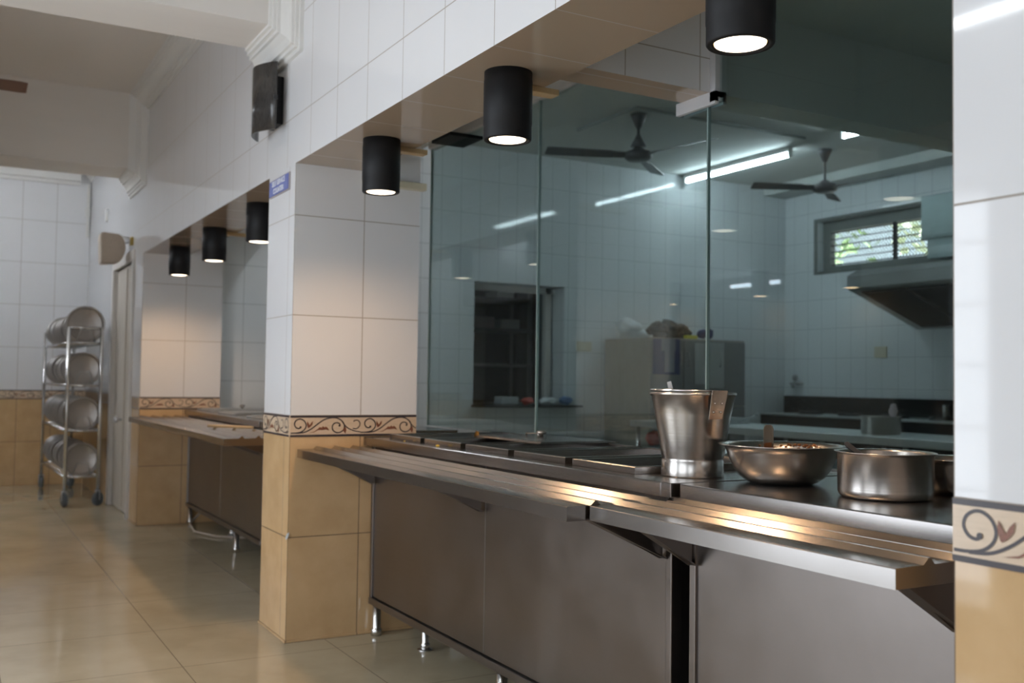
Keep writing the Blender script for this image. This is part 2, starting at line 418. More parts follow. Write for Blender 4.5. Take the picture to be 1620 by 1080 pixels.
# decorative border with scrolls
def crom(pts, n=7):
    P_ = [pts[0]]+list(pts)+[pts[-1]]; out = []
    for i in range(1, len(P_)-2):
        for k in range(n):
            t = k/n; q = []
            for c in range(2):
                a, b_, c_, d = P_[i-1][c], P_[i][c], P_[i+1][c], P_[i+2][c]
                q.append(0.5*(2*b_+(c_-a)*t+(2*a-5*b_+4*c_-d)*t*t+(3*b_-a-3*c_+d)*t**3))
            out.append(tuple(q))
    out.append(pts[-1]); return out
def npx(l): return [((x-382)/568.0, (466-y)/172.0) for x, y in l]
CURVES = [
    npx([(468, 388), (450, 398), (428, 390), (415, 366), (422, 340), (445, 324), (470, 324), (495, 342), (507, 372), (498, 402), (470, 425), (430, 434), (382, 435)]),
    npx([(430, 436), (490, 430), (545, 404), (600, 362), (650, 328), (700, 314), (745, 314), (785, 332), (812, 366), (812, 402), (790, 428), (755, 435), (725, 418), (716, 388), (728, 362), (755, 354), (778, 366), (774, 382)]),
    npx([(795, 342), (815, 372), (850, 402), (900, 422), (950, 432)]),
    npx([(884, 402), (915, 404), (938, 384), (942, 356), (925, 336), (900, 336), (890, 346)]),
]
DOTS = npx([(462, 388), (774, 378)])
LEAVES = [npx([(520, 392), (512, 366), (514, 338), (528, 362), (534, 372), (546, 352), (560, 338), (556, 366), (540, 386), (524, 396)]),
          npx([(525, 434), (570, 430), (600, 412), (636, 412), (668, 408), (692, 418), (676, 392), (660, 382), (654, 392), (640, 380), (630, 392), (612, 388), (600, 402), (570, 424)]),
          npx([(800, 412), (812, 430), (824, 444), (830, 414), (826, 388), (812, 398)])]
def border(bm, org, ud, nd, length, start=0.0, z0=0.92, z1=1.0168, rep=0.337):
    """tile band on a plane: org at the start (xy), ud along, nd outward"""
    h = z1-z0; th = 0.003
    def W(u, v, o): return (org[0]+ud[0]*u+nd[0]*o, org[1]+ud[1]*u+nd[1]*o, z0+v*h)
    def slab(u0, u1, v0, v1, o0, o1, mi):
        vs = [bm.verts.new(W(u, v, o)) for u in (u0, u1) for v in (v0, v1) for o in (o0, o1)]
        for q in ((0, 1, 3, 2), (4, 6, 7, 5), (0, 4, 5, 1), (2, 3, 7, 6), (0, 2, 6, 4), (1, 5, 7, 3)):
            bm.faces.new([vs[i] for i in q]).material_index = mi
    slab(0, length, 0, 1, 0, th, 0)
    slab(0, length, 0.0, 0.10, th, th+0.0008, 1); slab(0, length, 0.90, 1.0, th, th+0.0008, 1)
    k0 = int(math.floor(start/rep)); o_ = th+0.0009
    asp = h/rep
    k = 0
    while k*rep-start < length:
        base = k*rep-start
        for ci, c in enumerate(CURVES):
            q = crom(c); wd = 0.0055 if ci < 2 else 0.0044
            L, R = [], []
            for i in range(len(q)):
                a = q[max(i-1, 0)]; b_ = q[min(i+1, len(q)-1)]
                d = Vector(((b_[0]-a[0])*rep, (b_[1]-a[1])*h)).normalized(); n = Vector((-d.y, d.x))*wd/2
                L.append((base+q[i][0]*rep+n.x, q[i][1]+n.y/h)); R.append((base+q[i][0]*rep-n.x, q[i][1]-n.y/h))
            for i in range(len(q)-1):
                pts = [L[i], L[i+1], R[i+1], R[i]]
                if all(0.001 < p[0] < length-0.001 for p in pts):
                    bm.faces.new([bm.verts.new(W(p[0], p[1], o_+ci*0.0002)) for p in pts]).material_index = 1
        for d in DOTS:
            pts = [(base+d[0]*rep+0.005*math.cos(t*PI/6), d[1]+0.005*math.sin(t*PI/6)/h) for t in range(12)]
            if all(0.001 < p[0] < length-0.001 for p in pts):
                bm.faces.new([bm.verts.new(W(p[0], p[1], o_+0.0011)) for p in pts]).material_index = 1
        for l in LEAVES:
            pts = [(base+p[0]*rep, p[1]) for p in l]
            if all(0.001 < p[0] < length-0.001 for p in pts):
                bm.faces.new([bm.verts.new(W(p[0], p[1], o_+0.0014)) for p in pts]).material_index = 2
        k += 1
BM_ = None
def pillar(ya, yb, xd, label, front_start=0.0, near=True):
    t = thing('pillar', label, 'pillar', (xd/2, (ya+yb)/2, 0)); t['kind'] = 'structure'
    bm = nb()
    box(bm, 0, xd, ya, yb, 0, SOF)
    box(bm, 0.342, xd, ya, yb, SOF, 2.6)
    link('tiled_shaft', bm, tile_mat('pillar_tile', 0.0, yb), t)
    bm = nb(); border(bm, (0, yb), (0, -1), (-1, 0), yb-ya, front_start)
    border(bm, (0, ya), (1, 0), (0, -1), xd, 0.0)
    link('scroll_border', bm, [M['bordertile'], M['motif'], M['leafbrown']], t)
    bm = nb(); box(bm, -0.007, xd, ya-0.007, yb, 0, 0.012); link('base_strip', bm, M['tile_pillar'], t)
    return t
pb = pillar(4.445, 4.867, 0.621, 'tiled pillar with the blue sign, between the two counter bays')
bm = nb()
lathe(bm, [(0.0, 0.012), (0.006, 0.010), (0.010, 0.0)], 0, 0, 0, 8)
for v in bm.verts: v.co = Vector((v.co.x*0.8-0.001-v.co.z*0.2, 4.445+v.co.y*0.9-v.co.z*0.2, 0.478+v.co.x*1.6+v.co.y*0.8))
link('chipped_corner', bm, M['paper'], pb)
pillar(8.41, 8.79, 0.63, 'far tiled pillar beside the cream door')
pillar(0.30, 1.024, 0.62, 'nearest tiled pillar at the right edge of the view')
bm = nb(); border(bm, (-2.455, YEND), (1, 0), (0, -1), 2.455); border(bm, (0, YEND), (0, -1), (-1, 0), YEND-9.99); struct('trim_6', bm, [M['bordertile'], M['motif'], M['leafbrown']])

# kitchen shell
bm = nb()
WX0, WX1, WZ0, WZ1 = 3.08, 4.11, 0.95, 2.145
box(bm, 0.2, WX0, YW, YW+0.28, 0, CEIL); box(bm, WX1, XW2+0.2, YW, YW+0.28, 0, CEIL)
box(bm, WX0, WX1, YW, YW+0.28, 0, WZ0); box(bm, WX0, WX1, YW, YW+0.28, WZ1, CEIL)
struct('wall_kitchen_end', bm, M['tile_kitchen'], label='tiled end wall of the kitchen with a hatch')
bm = nb()
KY0, KY1, KZ0, KZ1 = 5.6, 8.10, 2.455, 3.025
box(bm, XW2, XW2+0.2, Y0, KY0, 0, CEIL); box(bm, XW2, XW2+0.2, KY1, YW, 0, CEIL)
box(bm, XW2, XW2+0.2, KY0, KY1, 0, KZ0); box(bm, XW2, XW2+0.2, KY0, KY1, KZ1, CEIL)
struct('wall_kitchen_right', bm, M['tile_kitchen'], label='tiled kitchen wall with the high window')
bm = nb(); box(bm, 0.0, XW2+0.2, 2.99, YW+0.28, CEIL, CEIL+0.1); box(bm, 0.342, XW2+0.2, Y0, 2.845, 2.6, 2.72); box(bm, 0.342, 1.14, 2.99, YW, 2.6, 2.72)
struct('ceiling_kitchen', bm, M['kpaint'], label='kitchen ceiling')
bm = nb(); box(bm, 1.085, XW2, 2.845, 2.99, 2.265, CEIL); struct('trim_7', bm, M['kpaint'], label='painted kitchen cross beam')
bm = nb(); box(bm, 0.342, 1.085, 2.835, 3.0, 2.262, CEIL); struct('trim_8', bm, M['tile_wall'], label='tiled end of the cross beam outside the glass')
bm = nb(); box(bm, XW2-0.35, XW2, 2.99, YW, 3.36, CEIL); struct('trim_9', bm, M['kpaint'])
# dark store room behind the hatch
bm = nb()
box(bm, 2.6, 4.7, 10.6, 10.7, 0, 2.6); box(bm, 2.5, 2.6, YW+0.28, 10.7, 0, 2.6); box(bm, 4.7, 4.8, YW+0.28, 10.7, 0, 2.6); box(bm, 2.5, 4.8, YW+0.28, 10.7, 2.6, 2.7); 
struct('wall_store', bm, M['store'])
# hatch frame and ledge
bm = nb()
box(bm, WX1-0.10, WX1-0.03, YW+0.2, YW+0.26, WZ0, WZ1); box(bm, WX0, WX1, YW+0.2, YW+0.26, WZ1-0.06, WZ1)
struct('window_1', bm, M['frame'], label='serving hatch frame in the kitchen end wall')
bm = nb(); box(bm, 3.06, 4.26, YW-0.14, YW, 0.928, 0.95, 0.003); box(bm, 3.08, 4.11, YW, YW+0.28, 0.95, 0.953)
solo('hatch_ledge', bm, M['granite'], 'dark stone ledge under the serving hatch in the kitchen end wall', 'ledge')
# high kitchen window with grille
wt = nb()
box(wt, XW2-0.012, XW2, KY1, KY1+0.05, KZ0-0.03, KZ1+0.03, 0.004); box(wt, XW2-0.012, XW2, KY0, KY1, KZ0-0.03, KZ0, 0.004); box(wt, XW2-0.012, XW2, KY0, KY1, KZ1, KZ1+0.03, 0.004)
GY1, GZ0, GZ1 = 8.0, 2.515, 2.905
box(wt, XW2+0.09, XW2+0.17, GY1, KY1, KZ0, KZ1); box(wt, XW2+0.09, XW2+0.17, KY0, GY1, KZ0, GZ0); box(wt, XW2+0.09, XW2+0.17, KY0, GY1, GZ1, KZ1)
wo = struct('window_6', wt, M['kpaint'], label='high kitchen window with mesh and bars')
KY1, KZ0, KZ1 = GY1, GZ0, GZ1
bm = nb()
for k in range(6):
    z = KZ0+0.015+k*(KZ1-KZ0-0.03)/5; box(bm, XW2+0.10, XW2+0.115, KY0, KY1, z-0.005, z+0.005)
for y in (7.13, 6.30): box(bm, XW2+0.09, XW2+0.125, y-0.018, y+0.018, KZ0, KZ1)
link('window_bars', bm, M['black'], wo)
wo.data.materials[0] = M['winframe']
bm = nb(); st = 0.04; hh = KZ1-KZ0
for s in (1, -1):
    y = KY0-hh
    while y < KY1:
        a0, a1 = (y, KZ0), (y+hh, KZ1)
        t0 = max(0, (KY0-y)/hh); t1 = min(1, (KY1-y)/hh)
        if t1 > t0:
            za, zb = (KZ0+t0*hh, KZ0+t1*hh) if s > 0 else (KZ1-t0*hh, KZ1-t1*hh)
            tube(bm, [(XW2+0.13+0.004*s, y+t0*hh, za), (XW2+0.13+0.004*s, y+t1*hh, zb)], 0.0042, 4, cap=False)
        y += st
link('window_mesh', bm, M['rubber'], wo)
# yard and trees outside that window
bm = nb(); box(bm, 7.4, 26, -6, 22, -0.1, 0.0); struct('ground', bm, M['ground'], label='yard outside the kitchen window')
def tree(x, y, h, r, seed, mat, label):
    t = thing('tree', label, 'tree', (x, y, 0), 'trees outside the kitchen window')
    rnd = random.Random(seed); bm = nb()
    for _ in range(1000):
        d = Vector((rnd.gauss(0, 1), rnd.gauss(0, 1), rnd.gauss(0, 1))).normalized()*r*rnd.random()**0.4
        c = Vector((x, y, h))+Vector((d.x, d.y, d.z*0.9))
        a = Vector((rnd.gauss(0, 1), rnd.gauss(0, 1), rnd.gauss(0, 1))).normalized(); b_ = a.orthogonal().normalized()
        s = 0.10+rnd.random()*0.10
        bm.faces.new([bm.verts.new(c+a*s), bm.verts.new(c+b_*s*0.5), bm.verts.new(c-a*s), bm.verts.new(c-b_*s*0.5)])
    link('foliage', bm, mat, t)
    bm = nb(); tube(bm, [(x, y, 0), (x+0.05, y, h*0.5), (x, y+0.05, h)], [0.12, 0.09, 0.03], 8); link('trunk', bm, M['bark'], t)
tree(12.5, 14.2, 4.2, 1.9, 1, M['leaf'], 'leafy green tree outside, at the left end of the kitchen window')
tree(13.6, 10.9, 4.4, 1.4, 2, M['leaf2'], 'paler tree outside, behind the right part of the kitchen window')

# door at the far end
dr = nb()
for q in ((9.88, 9.98, 0, 2.15), (8.80, 8.86, 0, 2.15), (8.80, 9.98, 2.15, 2.24)): box(dr, -0.02, 0.16, q[0], q[1], q[2], q[3], 0.004)
do = struct('door_1', dr, M['frame'], label='cream painted door frame at the far end of the serving wall')
bm = nb(); box(bm, 0.02, 0.06, 8.86, 9.88, 0.01, 2.15); box(bm, 0.008, 0.02, 9.28, 9.32, 0.05, 2.12); leafo = link('door_leaf', bm, M['door'], do)
bm = nb(); lathe(bm, [(0.0, 0.0), (0.012, 0.002), (0.012, 0.03), (0.028, 0.04), (0.030, 0.055), (0.02, 0.068), (0, 0.07)], seg=16)
for v in bm.verts: v.co = Vector((0.02-v.co.z, 9.42+v.co.x, 0.80+v.co.y))
link('door_knob', bm, M['alu'], leafo)

# ================================================================== GLASS PARTITION
zg0, zt = 0.925, 2.548
edges = [0.45, 1.652, 2.873, 4.094, 5.315]
for i in range(4):
    a, b_ = edges[i], edges[i+1]
    lab = ['clear glass partition panel hidden behind the nearest pillar', 'glass partition panel behind the steel pots, right of the right-hand seam',
           'glass partition panel between the two visible seams', 'leftmost glass partition panel beside the pillar with the blue sign'][i]
    t = thing('partition_screen', lab, 'glass screen', (XG, (a+b_)/2, zg0), 'glass partition panels behind the counter')
    bm = nb(); box(bm, XG, XG+0.010, a+0.003, b_-0.003, zg0, zt if i != 1 else zt); link('pane', bm, M['glass'], t)
    bm = nb(); box(bm, XG-0.002, XG+0.012, b_-0.006, b_-0.0005, zg0, zt); link('edge_seal', bm, M['glassedge'], t)
# aluminium channel along the top and round the beam
bm = nb()
box(bm, XG-0.022, XG+0.032, 3.0, 5.315, zt-0.014, zt+0.05); box(bm, XG-0.022, XG+0.032, 0.35, 2.835, zt-0.012, zt+0.05)
box(bm, XG-0.022, XG+0.032, 2.805, 2.835, 2.225, zt)
box(bm, XG-0.022, XG-0.006, 2.805, 3.03, 2.215, 2.262); box(bm, XG+0.016, XG+0.032, 2.805, 3.03, 2.215, 2.262); box(bm, XG-0.006, XG+0.016, 2.805, 3.03, 2.24, 2.262)
solo('glass_channel', bm, M['alu'], 'aluminium channel holding the glass along the ceiling and round the cross beam', 'channel')
bm = nb(); prism(bm, [(4.86, 2.515), (5.10, 2.515), (5.10, 2.533), (4.86, 2.533)], 'x', 0.98, XG+0.10)
solo('glass_clip', bm, M['black'], 'dark clip hanging at the top left corner of the glass partition', 'clip')
# wooden battens by the lamps
for (x0, x1, y, z, lab) in ((0.24, 0.40, 2.83, 2.147, 'short wooden batten behind the second lamp from the right'), (0.22, 0.40, 3.88, 2.147, 'short wooden batten behind the third lamp from the right'),
                            (0.24, 0.42, 6.83, 2.147, 'short wooden batten behind the middle lamp of the far bay')):
    bm = nb(); box(bm, x0, x1, y, y+0.05, z, z+0.02, 0.002); solo('wooden_batten', bm, M['wood'], lab, 'batten', group='battens under the soffit')
bm = nb(); box(bm, 0.33, 0.64, 4.405, 4.445, 2.10, 2.135, 0.004); solo('cable_casing', bm, M['cream_plastic'], 'pale cable casing across the top of the pillar with the blue sign', 'casing')

# ================================================================== LAMPS
def make_lamp(lens='lens'):
    t = thing('spot_lamp', '', 'lamp', (0, 0, 0))
    R = 0.0765; H = 0.218
    bm = nb()
    lathe(bm, [(0, 0), (R, 0), (R, -0.028), (R+0.0012, -0.029), (R+0.0012, -0.168), (R, -0.169), (R, -H+0.004), (R-0.003, -H), (R-0.012, -H), (R-0.013, -H+0.03), (0, -H+0.03)], seg=56)
    link('housing', bm, M['black'], t)
    bm = nb(); lathe(bm, [(R-0.0132, -H+0.012), (R-0.017, -H+0.004), (R-0.019, -H+0.012)], seg=48, closed=True); link('reflector_ring', bm, M['brass'], t)
    bm = nb(); lathe(bm, [(0, -H-0.001), (R*0.5, -H), (R-0.019, -H+0.003), (R-0.019, -H+0.016), (0, -H+0.016)], seg=40); link('lens', bm, M[lens], t)
    l = bpy.data.lights.new('lamp_light', 'SPOT'); l.energy = LAMP_W if lens == 'lens' else 5; l.color = (1.0, 0.64, 0.36); l.spot_size = math.radians(156); l.spot_blend = 0.75; l.shadow_soft_size = 0.05
    lo = bpy.data.objects.new('lamp_light', l); COL.objects.link(lo); lo.parent = t; lo.location = (0, 0, -H-0.006)
    return t
LAMP_W = 26
lamp0 = make_lamp()
lamp1 = make_lamp('lens2')
LP = [(0.165, 1.692, 'nearest of the black cylinder lamps, cut off by the top of the view'),
      (0.165, 2.762, 'second nearest black cylinder lamp, hanging left of the cross beam'),
      (0.165, 3.820, 'black cylinder lamp just right of the pillar with the blue sign'),
      (0.165, 5.62, 'black cylinder lamp half hidden behind the pillar with the blue sign'),
      (0.165, 6.717, 'middle black cylinder lamp over the far counter bay'),
      (0.165, 7.833, 'farthest black cylinder lamp, beside the far pillar'),
      (-2.62, 5.50, 'black cylinder lamp on the opposite soffit, nearest of three mirrored in the glass'),
      (-2.62, 6.50, 'black cylinder lamp on the opposite soffit, middle of three mirrored in the glass'),
      (-2.62, 7.72, 'black cylinder lamp on the opposite soffit, farthest of three mirrored in the glass')]
for i, (x, y, lab) in enumerate(LP):
    g = 'black lamps under the soffit' if i < 6 else 'black lamps on the opposite soffit'
    if i == 6: lamp1.location = (x, y, SOF); tag(lamp1, lab, 'lamp', g)
    elif i > 6: dup(lamp1, (x, y, SOF), lab, g)
    elif i == 0: lamp0.location = (x, y, SOF); tag(lamp0, lab, group=g)
    else: dup(lamp0, (x, y, SOF), lab, g)

def tube_light(x, y0, y1, z, label, wall=0, mat='tube'):
    t = thing('tube_light', label, 'tube light', (x, (y0+y1)/2, z), 'fluorescent tube lights')
    bm = nb()
    if wall: box(bm, wall, wall+(0.04 if x > wall else -0.04), y0-0.02, y1+0.02, z-0.03, z+0.03, 0.004)
    else: box(bm, x-0.03, x+0.03, y0-0.02, y1+0.02, z+0.03, z+0.08, 0.004)
    link('batten', bm, M['white'], t)
    bm = nb(); tube(bm, [(x, y0, z), (x, y1, z)], 0.017, 12); link('tube', bm, M[mat], t)
    for y in (y0-0.012, y1+0.012):
        bm = nb()
        if wall: box(bm, min(x-0.02, wall), max(x+0.02, wall), y-0.012, y+0.012, z-0.02, z+0.02)
        else: box(bm, x-0.02, x+0.02, y-0.012, y+0.012, z-0.02, z+0.04)
        link('end_holder', bm, M['white'], t)
tube_light(5.61, 6.985, 8.50, 3.38, 'long fluorescent tube on the kitchen ceiling near the end wall')
tube_light(5.48, 4.62, 6.20, 3.38, 'fluorescent tube half hidden behind the kitchen cross beam')
tube_light(-2.40, 1.65, 2.81, 2.76, 'fluorescent tube on the opposite beam, mirrored in the nearest pillar', wall=-2.455)

tube_light(-2.76, 6.38, 7.02, 2.08, 'fluorescent tube on the opposite wall under the soffit, mirrored behind a lamp', wall=-2.8, mat='tube_dim')
tube_light(1.60, 6.5, 8.0, 3.38, 'fluorescent tube on the kitchen ceiling, hidden above the far counter bay')  # added out of view to brighten the left of the end wall
tube_light(-2.40, 9.45, 10.96, 3.05, 'fluorescent tube on the far end of the opposite beam, mirrored above the hatch', wall=-2.455, mat='tube_bright')
tube_light(-2.40, 9.45, 10.96, 2.90, 'lower fluorescent tube on the far end of the opposite beam, under the other one', wall=-2.455, mat='tube_bright')

# ================================================================== SIGN AND DISPLAY ON THE BEAM / PILLAR
sg = thing('sign', 'small blue enamel sign with white lettering on the pillar between the bays', 'sign', (-0.006, 4.675, 2.10))
bm = nb(); box(bm, -0.008, 0.0, 4.518, 4.838, 2.058, 2.140, 0.001); link('sign_edge', bm, M['signedge'], sg)
bm = nb(); box(bm, -0.0105, -0.006, 4.524, 4.832, 2.0625, 2.1355, 0.001); link('sign_face', bm, M['blue'], sg)
def text(body, size, y, z, x, parent, name, mat, sx=1.0):
    cu = bpy.data.curves.new(name, 'FONT'); cu.body = body; cu.size = size; cu.align_x = 'CENTER'; cu.align_y = 'CENTER'; cu.extrude = 0.0008; cu.offset = 0.0008
    o = bpy.data.objects.new(name+'_curve', cu); COL.objects.link(o)
    dg = bpy.context.evaluated_depsgraph_get(); me = bpy.data.meshes.new_from_object(o.evaluated_get(dg))
    bpy.data.objects.remove(o)
    # text x -> -Y, text y -> Z, text z -> -X
    for v in me.vertices:
        c = v.co.copy(); v.co = Vector((x-c.z, y-c.x*sx, z+c.y)) - parent.location
    me.materials.append(mat); q = bpy.data.objects.new(name, me); COL.objects.link(q); q.parent = parent; return q
text('SELF SERVICE', 0.034, 4.678, 2.117, -0.0108, sg, 'lettering', M['letter'], 1.05)
text('COUNTER', 0.034, 4.678, 2.081, -0.0108, sg, 'lettering', M['letter'], 1.05)

dp = thing('wall_display', 'black bowed wall panel mounted on the beam under the cornice', 'wall display', (-0.05, 4.73, 2.5))
bm = nb(); n = 14; A = []
for i in range(n+1):
    t = i/n; y = 4.585+0.30*t; x = -0.05-0.075*math.sin(PI*(0.06+0.88*t))
    A.append((x, y))
z0, z1 = 2.345, 2.665
fr_ = [[bm.verts.new((x, y, z)) for x, y in A] for z in (z0, z1)]
bk = [[bm.verts.new((x+0.010, y, z)) for x, y in A] for z in (z0, z1)]
for i in range(n):
    f = bm.faces.new((fr_[0][i], fr_[0][i+1], fr_[1][i+1], fr_[1][i])); f.smooth = True
    f = bm.faces.new((bk[0][i+1], bk[0][i], bk[1][i], bk[1][i+1])); f.smooth = True
    bm.faces.new((fr_[0][i+1], fr_[0][i], bk[0][i], bk[0][i+1])); bm.faces.new((fr_[1][i], fr_[1][i+1], bk[1][i+1], bk[1][i]))
for i in (0, n): bm.faces.new((fr_[0][i], fr_[1][i], bk[1][i], bk[0][i]))
link('bowed_cover', bm, M['black_gloss'], dp)
bm = nb(); box(bm, -0.055, 0.0, 4.66, 4.81, 2.39, 2.62, 0.004); link('back_box', bm, M['black'], dp)
for ya, yb in ((4.580, 4.590), (4.884, 4.894)):
    bm = nb(); box(bm, -0.07, -0.05, ya, yb, 2.485, 2.505); link('clip', bm, M['rubber'], dp)

# speaker on bracket near the door
sp = thing('wall_speaker', 'beige wall speaker on a bracket above the cream door', 'speaker', (-0.12, 9.1, 2.2))
bm = nb()
pl = [(-0.235, 2.13), (-0.245, 2.37), (-0.235, 2.395), (-0.09, 2.385), (-0.055, 2.33), (-0.045, 2.26), (-0.065, 2.19), (-0.10, 2.145)]
prism(bm, pl, 'y', 9.02, 9.22); bmesh.ops.bevel(bm, geom=[e for e in bm.edges], offset=0.008, segments=2, affect='EDGES'); link('cabinet', bm, M['beige'], sp)
bm = nb(); tube(bm, [(-0.06, 9.10, 2.37), (-0.03, 9.05, 2.36), (0.0, 8.98, 2.33)], 0.008, 8); tube(bm, [(-0.05, 9.10, 2.32), (-0.02, 9.02, 2.32), (0.0, 8.98, 2.32)], 0.006, 8); link('bracket', bm, M['steel_dull'], sp)
bm = nb(); box(bm, -0.02, 0.0, 8.94, 9.02, 2.29, 2.36, 0.004); link('mount_plate', bm, M['brass'], sp)
# conduit and small boxes on far walls
bm = nb(); box(bm, -0.04, -0.015, YEND-0.03, YEND, 2.70, 3.28); box(bm, -0.055, -0.005, YEND-0.05, YEND, 2.92, 3.02); solo('cable_conduit', bm, M['cornice'], 'thin white cable conduit in the far corner below the ceiling', 'conduit')
bm = nb(); box(bm, -0.018, 0.0, 10.50, 10.58, 2.70, 2.82, 0.003); solo('junction_box', bm, M['white'], 'small grey junction box on the wall above the door', 'box')

# ================================================================== COUNTERS
ZT = 0.917
def leg(parent, x, y, z1, r=0.020, flange=0.0, mat='steel_tube'):
    bm = nb(); lathe(bm, [(0, 0.0), (r*1.25, 0.0), (r*1.3, 0.028), (r*1.05, 0.034), (r, 0.036), (r, z1), (0, z1)], x, y, 0, 20)
    if flange: lathe(bm, [(0, 0.0), (flange, 0.0), (flange*0.95, 0.006), (r, 0.01)], x, y, 0, 20)
    return link('leg', bm, M[mat], parent)
PANS1 = [(2.406+0.382*k, 2.406+0.382*k+0.338) for k in range(5)]
def counter(name, label, y0, y1, xf, xp, xb, holes=(), hx=(0.42, 1.02), posts=(), flegs=(), rlegs=(), seams=()):
    t = thing(name, label, 'counter', ((xp+xb)/2, (y0+y1)/2, 0), 'stainless steel serving counters')
    bm = nb()
    if holes:
        box(bm, xf, hx[0], y0, y1, ZT-0.040, ZT, 0.003); box(bm, hx[1], xb, y0, y1, ZT-0.04, ZT, 0.003)
        ys = [y0]+[v for h in sorted(holes) for v in h]+[y1]
        for i in range(0, len(ys), 2):
            box(bm, hx[0]-0.002, hx[1]+0.002, ys[i], ys[i+1], ZT-0.03, ZT-0.0005)
    else:
        box(bm, xf, xb, y0, y1, ZT-0.040, ZT, 0.003)
    link('counter_top', bm, M['steel_y'], t)
    bm = nb(); box(bm, xp, xp+0.02, y0+0.03, y1-0.012, 0.178, ZT-0.041)
    link('front_panel', bm, M['steel_panel'], t)
    bm = nb(); box(bm, xp-0.012, xp+0.03, y0+0.02, y1-0.005, 0.142, 0.172, 0.003); link('bottom_rail', bm, M['steel_panel'], t)
    bm = nb(); box(bm, xp+0.02, xb-0.02, y0+0.03, y1-0.03, 0.16, 0.175); link('base_shelf', bm, M['steel_dull'], t)
    for s in ((y0+0.004, y0+0.03), (y1-0.03, y1-0.004)):
        bm = nb(); box(bm, xp-0.008, xp+0.03, s[0], s[1], 0.15, ZT-0.041, 0.003); link('corner_post', bm, M['steel_panel'], t)
        bm = nb(); box(bm, xp+0.03, xb-0.02, s[0]+0.005, s[1]-0.005, 0.17, ZT-0.041); link('side_panel', bm, M['steel_panel'], t)
    for s in seams:
        bm = nb(); box(bm, xp-0.0015, xp+0.001, s-0.0012, s+0.0012, 0.18, ZT-0.045); link('panel_seam', bm, M['steel_dull'], t)
    for y in flegs: leg(t, xp+0.018, y, 0.16)
    for x, y in rlegs: leg(t, x, y, 0.17, 0.016, 0.036)
    return t
c1 = counter('serving_counter', 'long steel serving counter with open pan wells, right of the pillar with the blue sign', 2.157+0.045, 4.438, 0.35, 0.40, XG-0.005, PANS1, (0.43, 1.01), flegs=(4.40, 3.20, 2.27), rlegs=((0.51, 4.06), (1.0, 4.38), (1.0, 2.3)), seams=(3.31,))
# the top of the first counter reaches nearly to the next one
bm = nb(); box(bm, 0.35, XG-0.005, 2.160, 2.2025, ZT-0.04, ZT, 0.002); link('counter_top_end', bm, M['steel_y'], c1)
counter('serving_counter', 'plain steel serving counter holding the bucket, bowls and pot', 1.05, 2.141, 0.366, 0.405, XG-0.005, flegs=(2.10, 1.12), rlegs=((1.0, 2.05), (1.0, 1.12)))
PANS2 = [(5.35, 5.75), (5.80, 6.15)]
counter('serving_counter', 'nearer steel counter of the far bay, half hidden behind the pillar', 4.90, 6.16, 0.345, 0.385, XG-0.005, flegs=(6.12, 4.96), rlegs=((1.0, 6.1), (1.0, 5.0)))
counter('serving_counter', 'farther steel counter of the far bay, against the far pillar', 6.20, 8.40, 0.345, 0.385, XG-0.005, flegs=(8.36, 6.9), rlegs=((0.55, 7.6), (1.0, 8.3), (1.0, 6.3)), seams=(7.3,))

# tray rails with triangular ribs, on gusset brackets
def tray_rail(label, y0, y1, x0, x1, zt_, brk, xp, zb=0.70, ribs=3):
    t = thing('tray_rail', label, 'tray rail', ((x0+x1)/2, (y0+y1)/2, zt_-0.04), 'ribbed steel tray rails')
    pr_ = [(x0, zt_-0.038), (x0, zt_-0.002), (x0+0.002, zt_)]
    xs = [x0+0.092+i*0.088 for i in range(ribs)]
    for x in xs:
        pr_ += [(x-0.018, zt_), (x-0.004, zt_+0.012), (x+0.002, zt_+0.012), (x+0.013, zt_)]
    pr_ += [(x1, zt_), (x1, zt_-0.038)]
    bm = nb(); prism(bm, pr_, 'y', y0, y1)
    es = [e for e in bm.edges if abs(e.verts[0].co.x-x0) < 0.004 and abs(e.verts[1].co.x-x0) < 0.004]
    link('ribbed_top', bm, M['steel_y'], t)
    for y in brk:
        bm = nb()
        prism(bm, [(x0+0.10, zt_-0.039), (xp-0.001, zt_-0.039), (xp-0.001, zb), (xp-0.012, zb)], 'y', y-0.003, y+0.003)
        # folded flange along the sloping edge
        prism(bm, [(x0+0.10, zt_-0.039), (xp-0.001, zb+0.004), (xp-0.001, zb), (x0+0.085, zt_-0.039)], 'y', y-0.022, y+0.022)
        link('bracket', bm, M['steel_panel'], t)
tray_rail('longest steel tray rail, in front of the open pan wells', 2.185, 4.435, 0.033, 0.347, 0.866, (4.40, 3.33, 2.245), 0.39)
tray_rail('nearest steel tray rail, below the pots', 1.215, 2.165+0.01, 0.098, 0.366, 0.867, (2.125, 1.30), 0.395)
tray_rail('nearer steel tray rail of the far bay, carrying the wooden stick', 5.28, 6.36, -0.088, 0.34, 0.866, (6.28, 5.40), 0.377, ribs=4)
tray_rail('farthest steel tray rail, reaching the far pillar', 6.38, 8.40, -0.080, 0.34, 0.862, (7.50, 8.3), 0.377, ribs=4)
bm = nb(); tube(bm, [(0.06, 6.30, 0.886), (0.26, 6.02, 0.886)], 0.009, 8); solo('wooden_stick', bm, M['wood'], 'pale wooden stick lying across the far tray rail', 'stick')

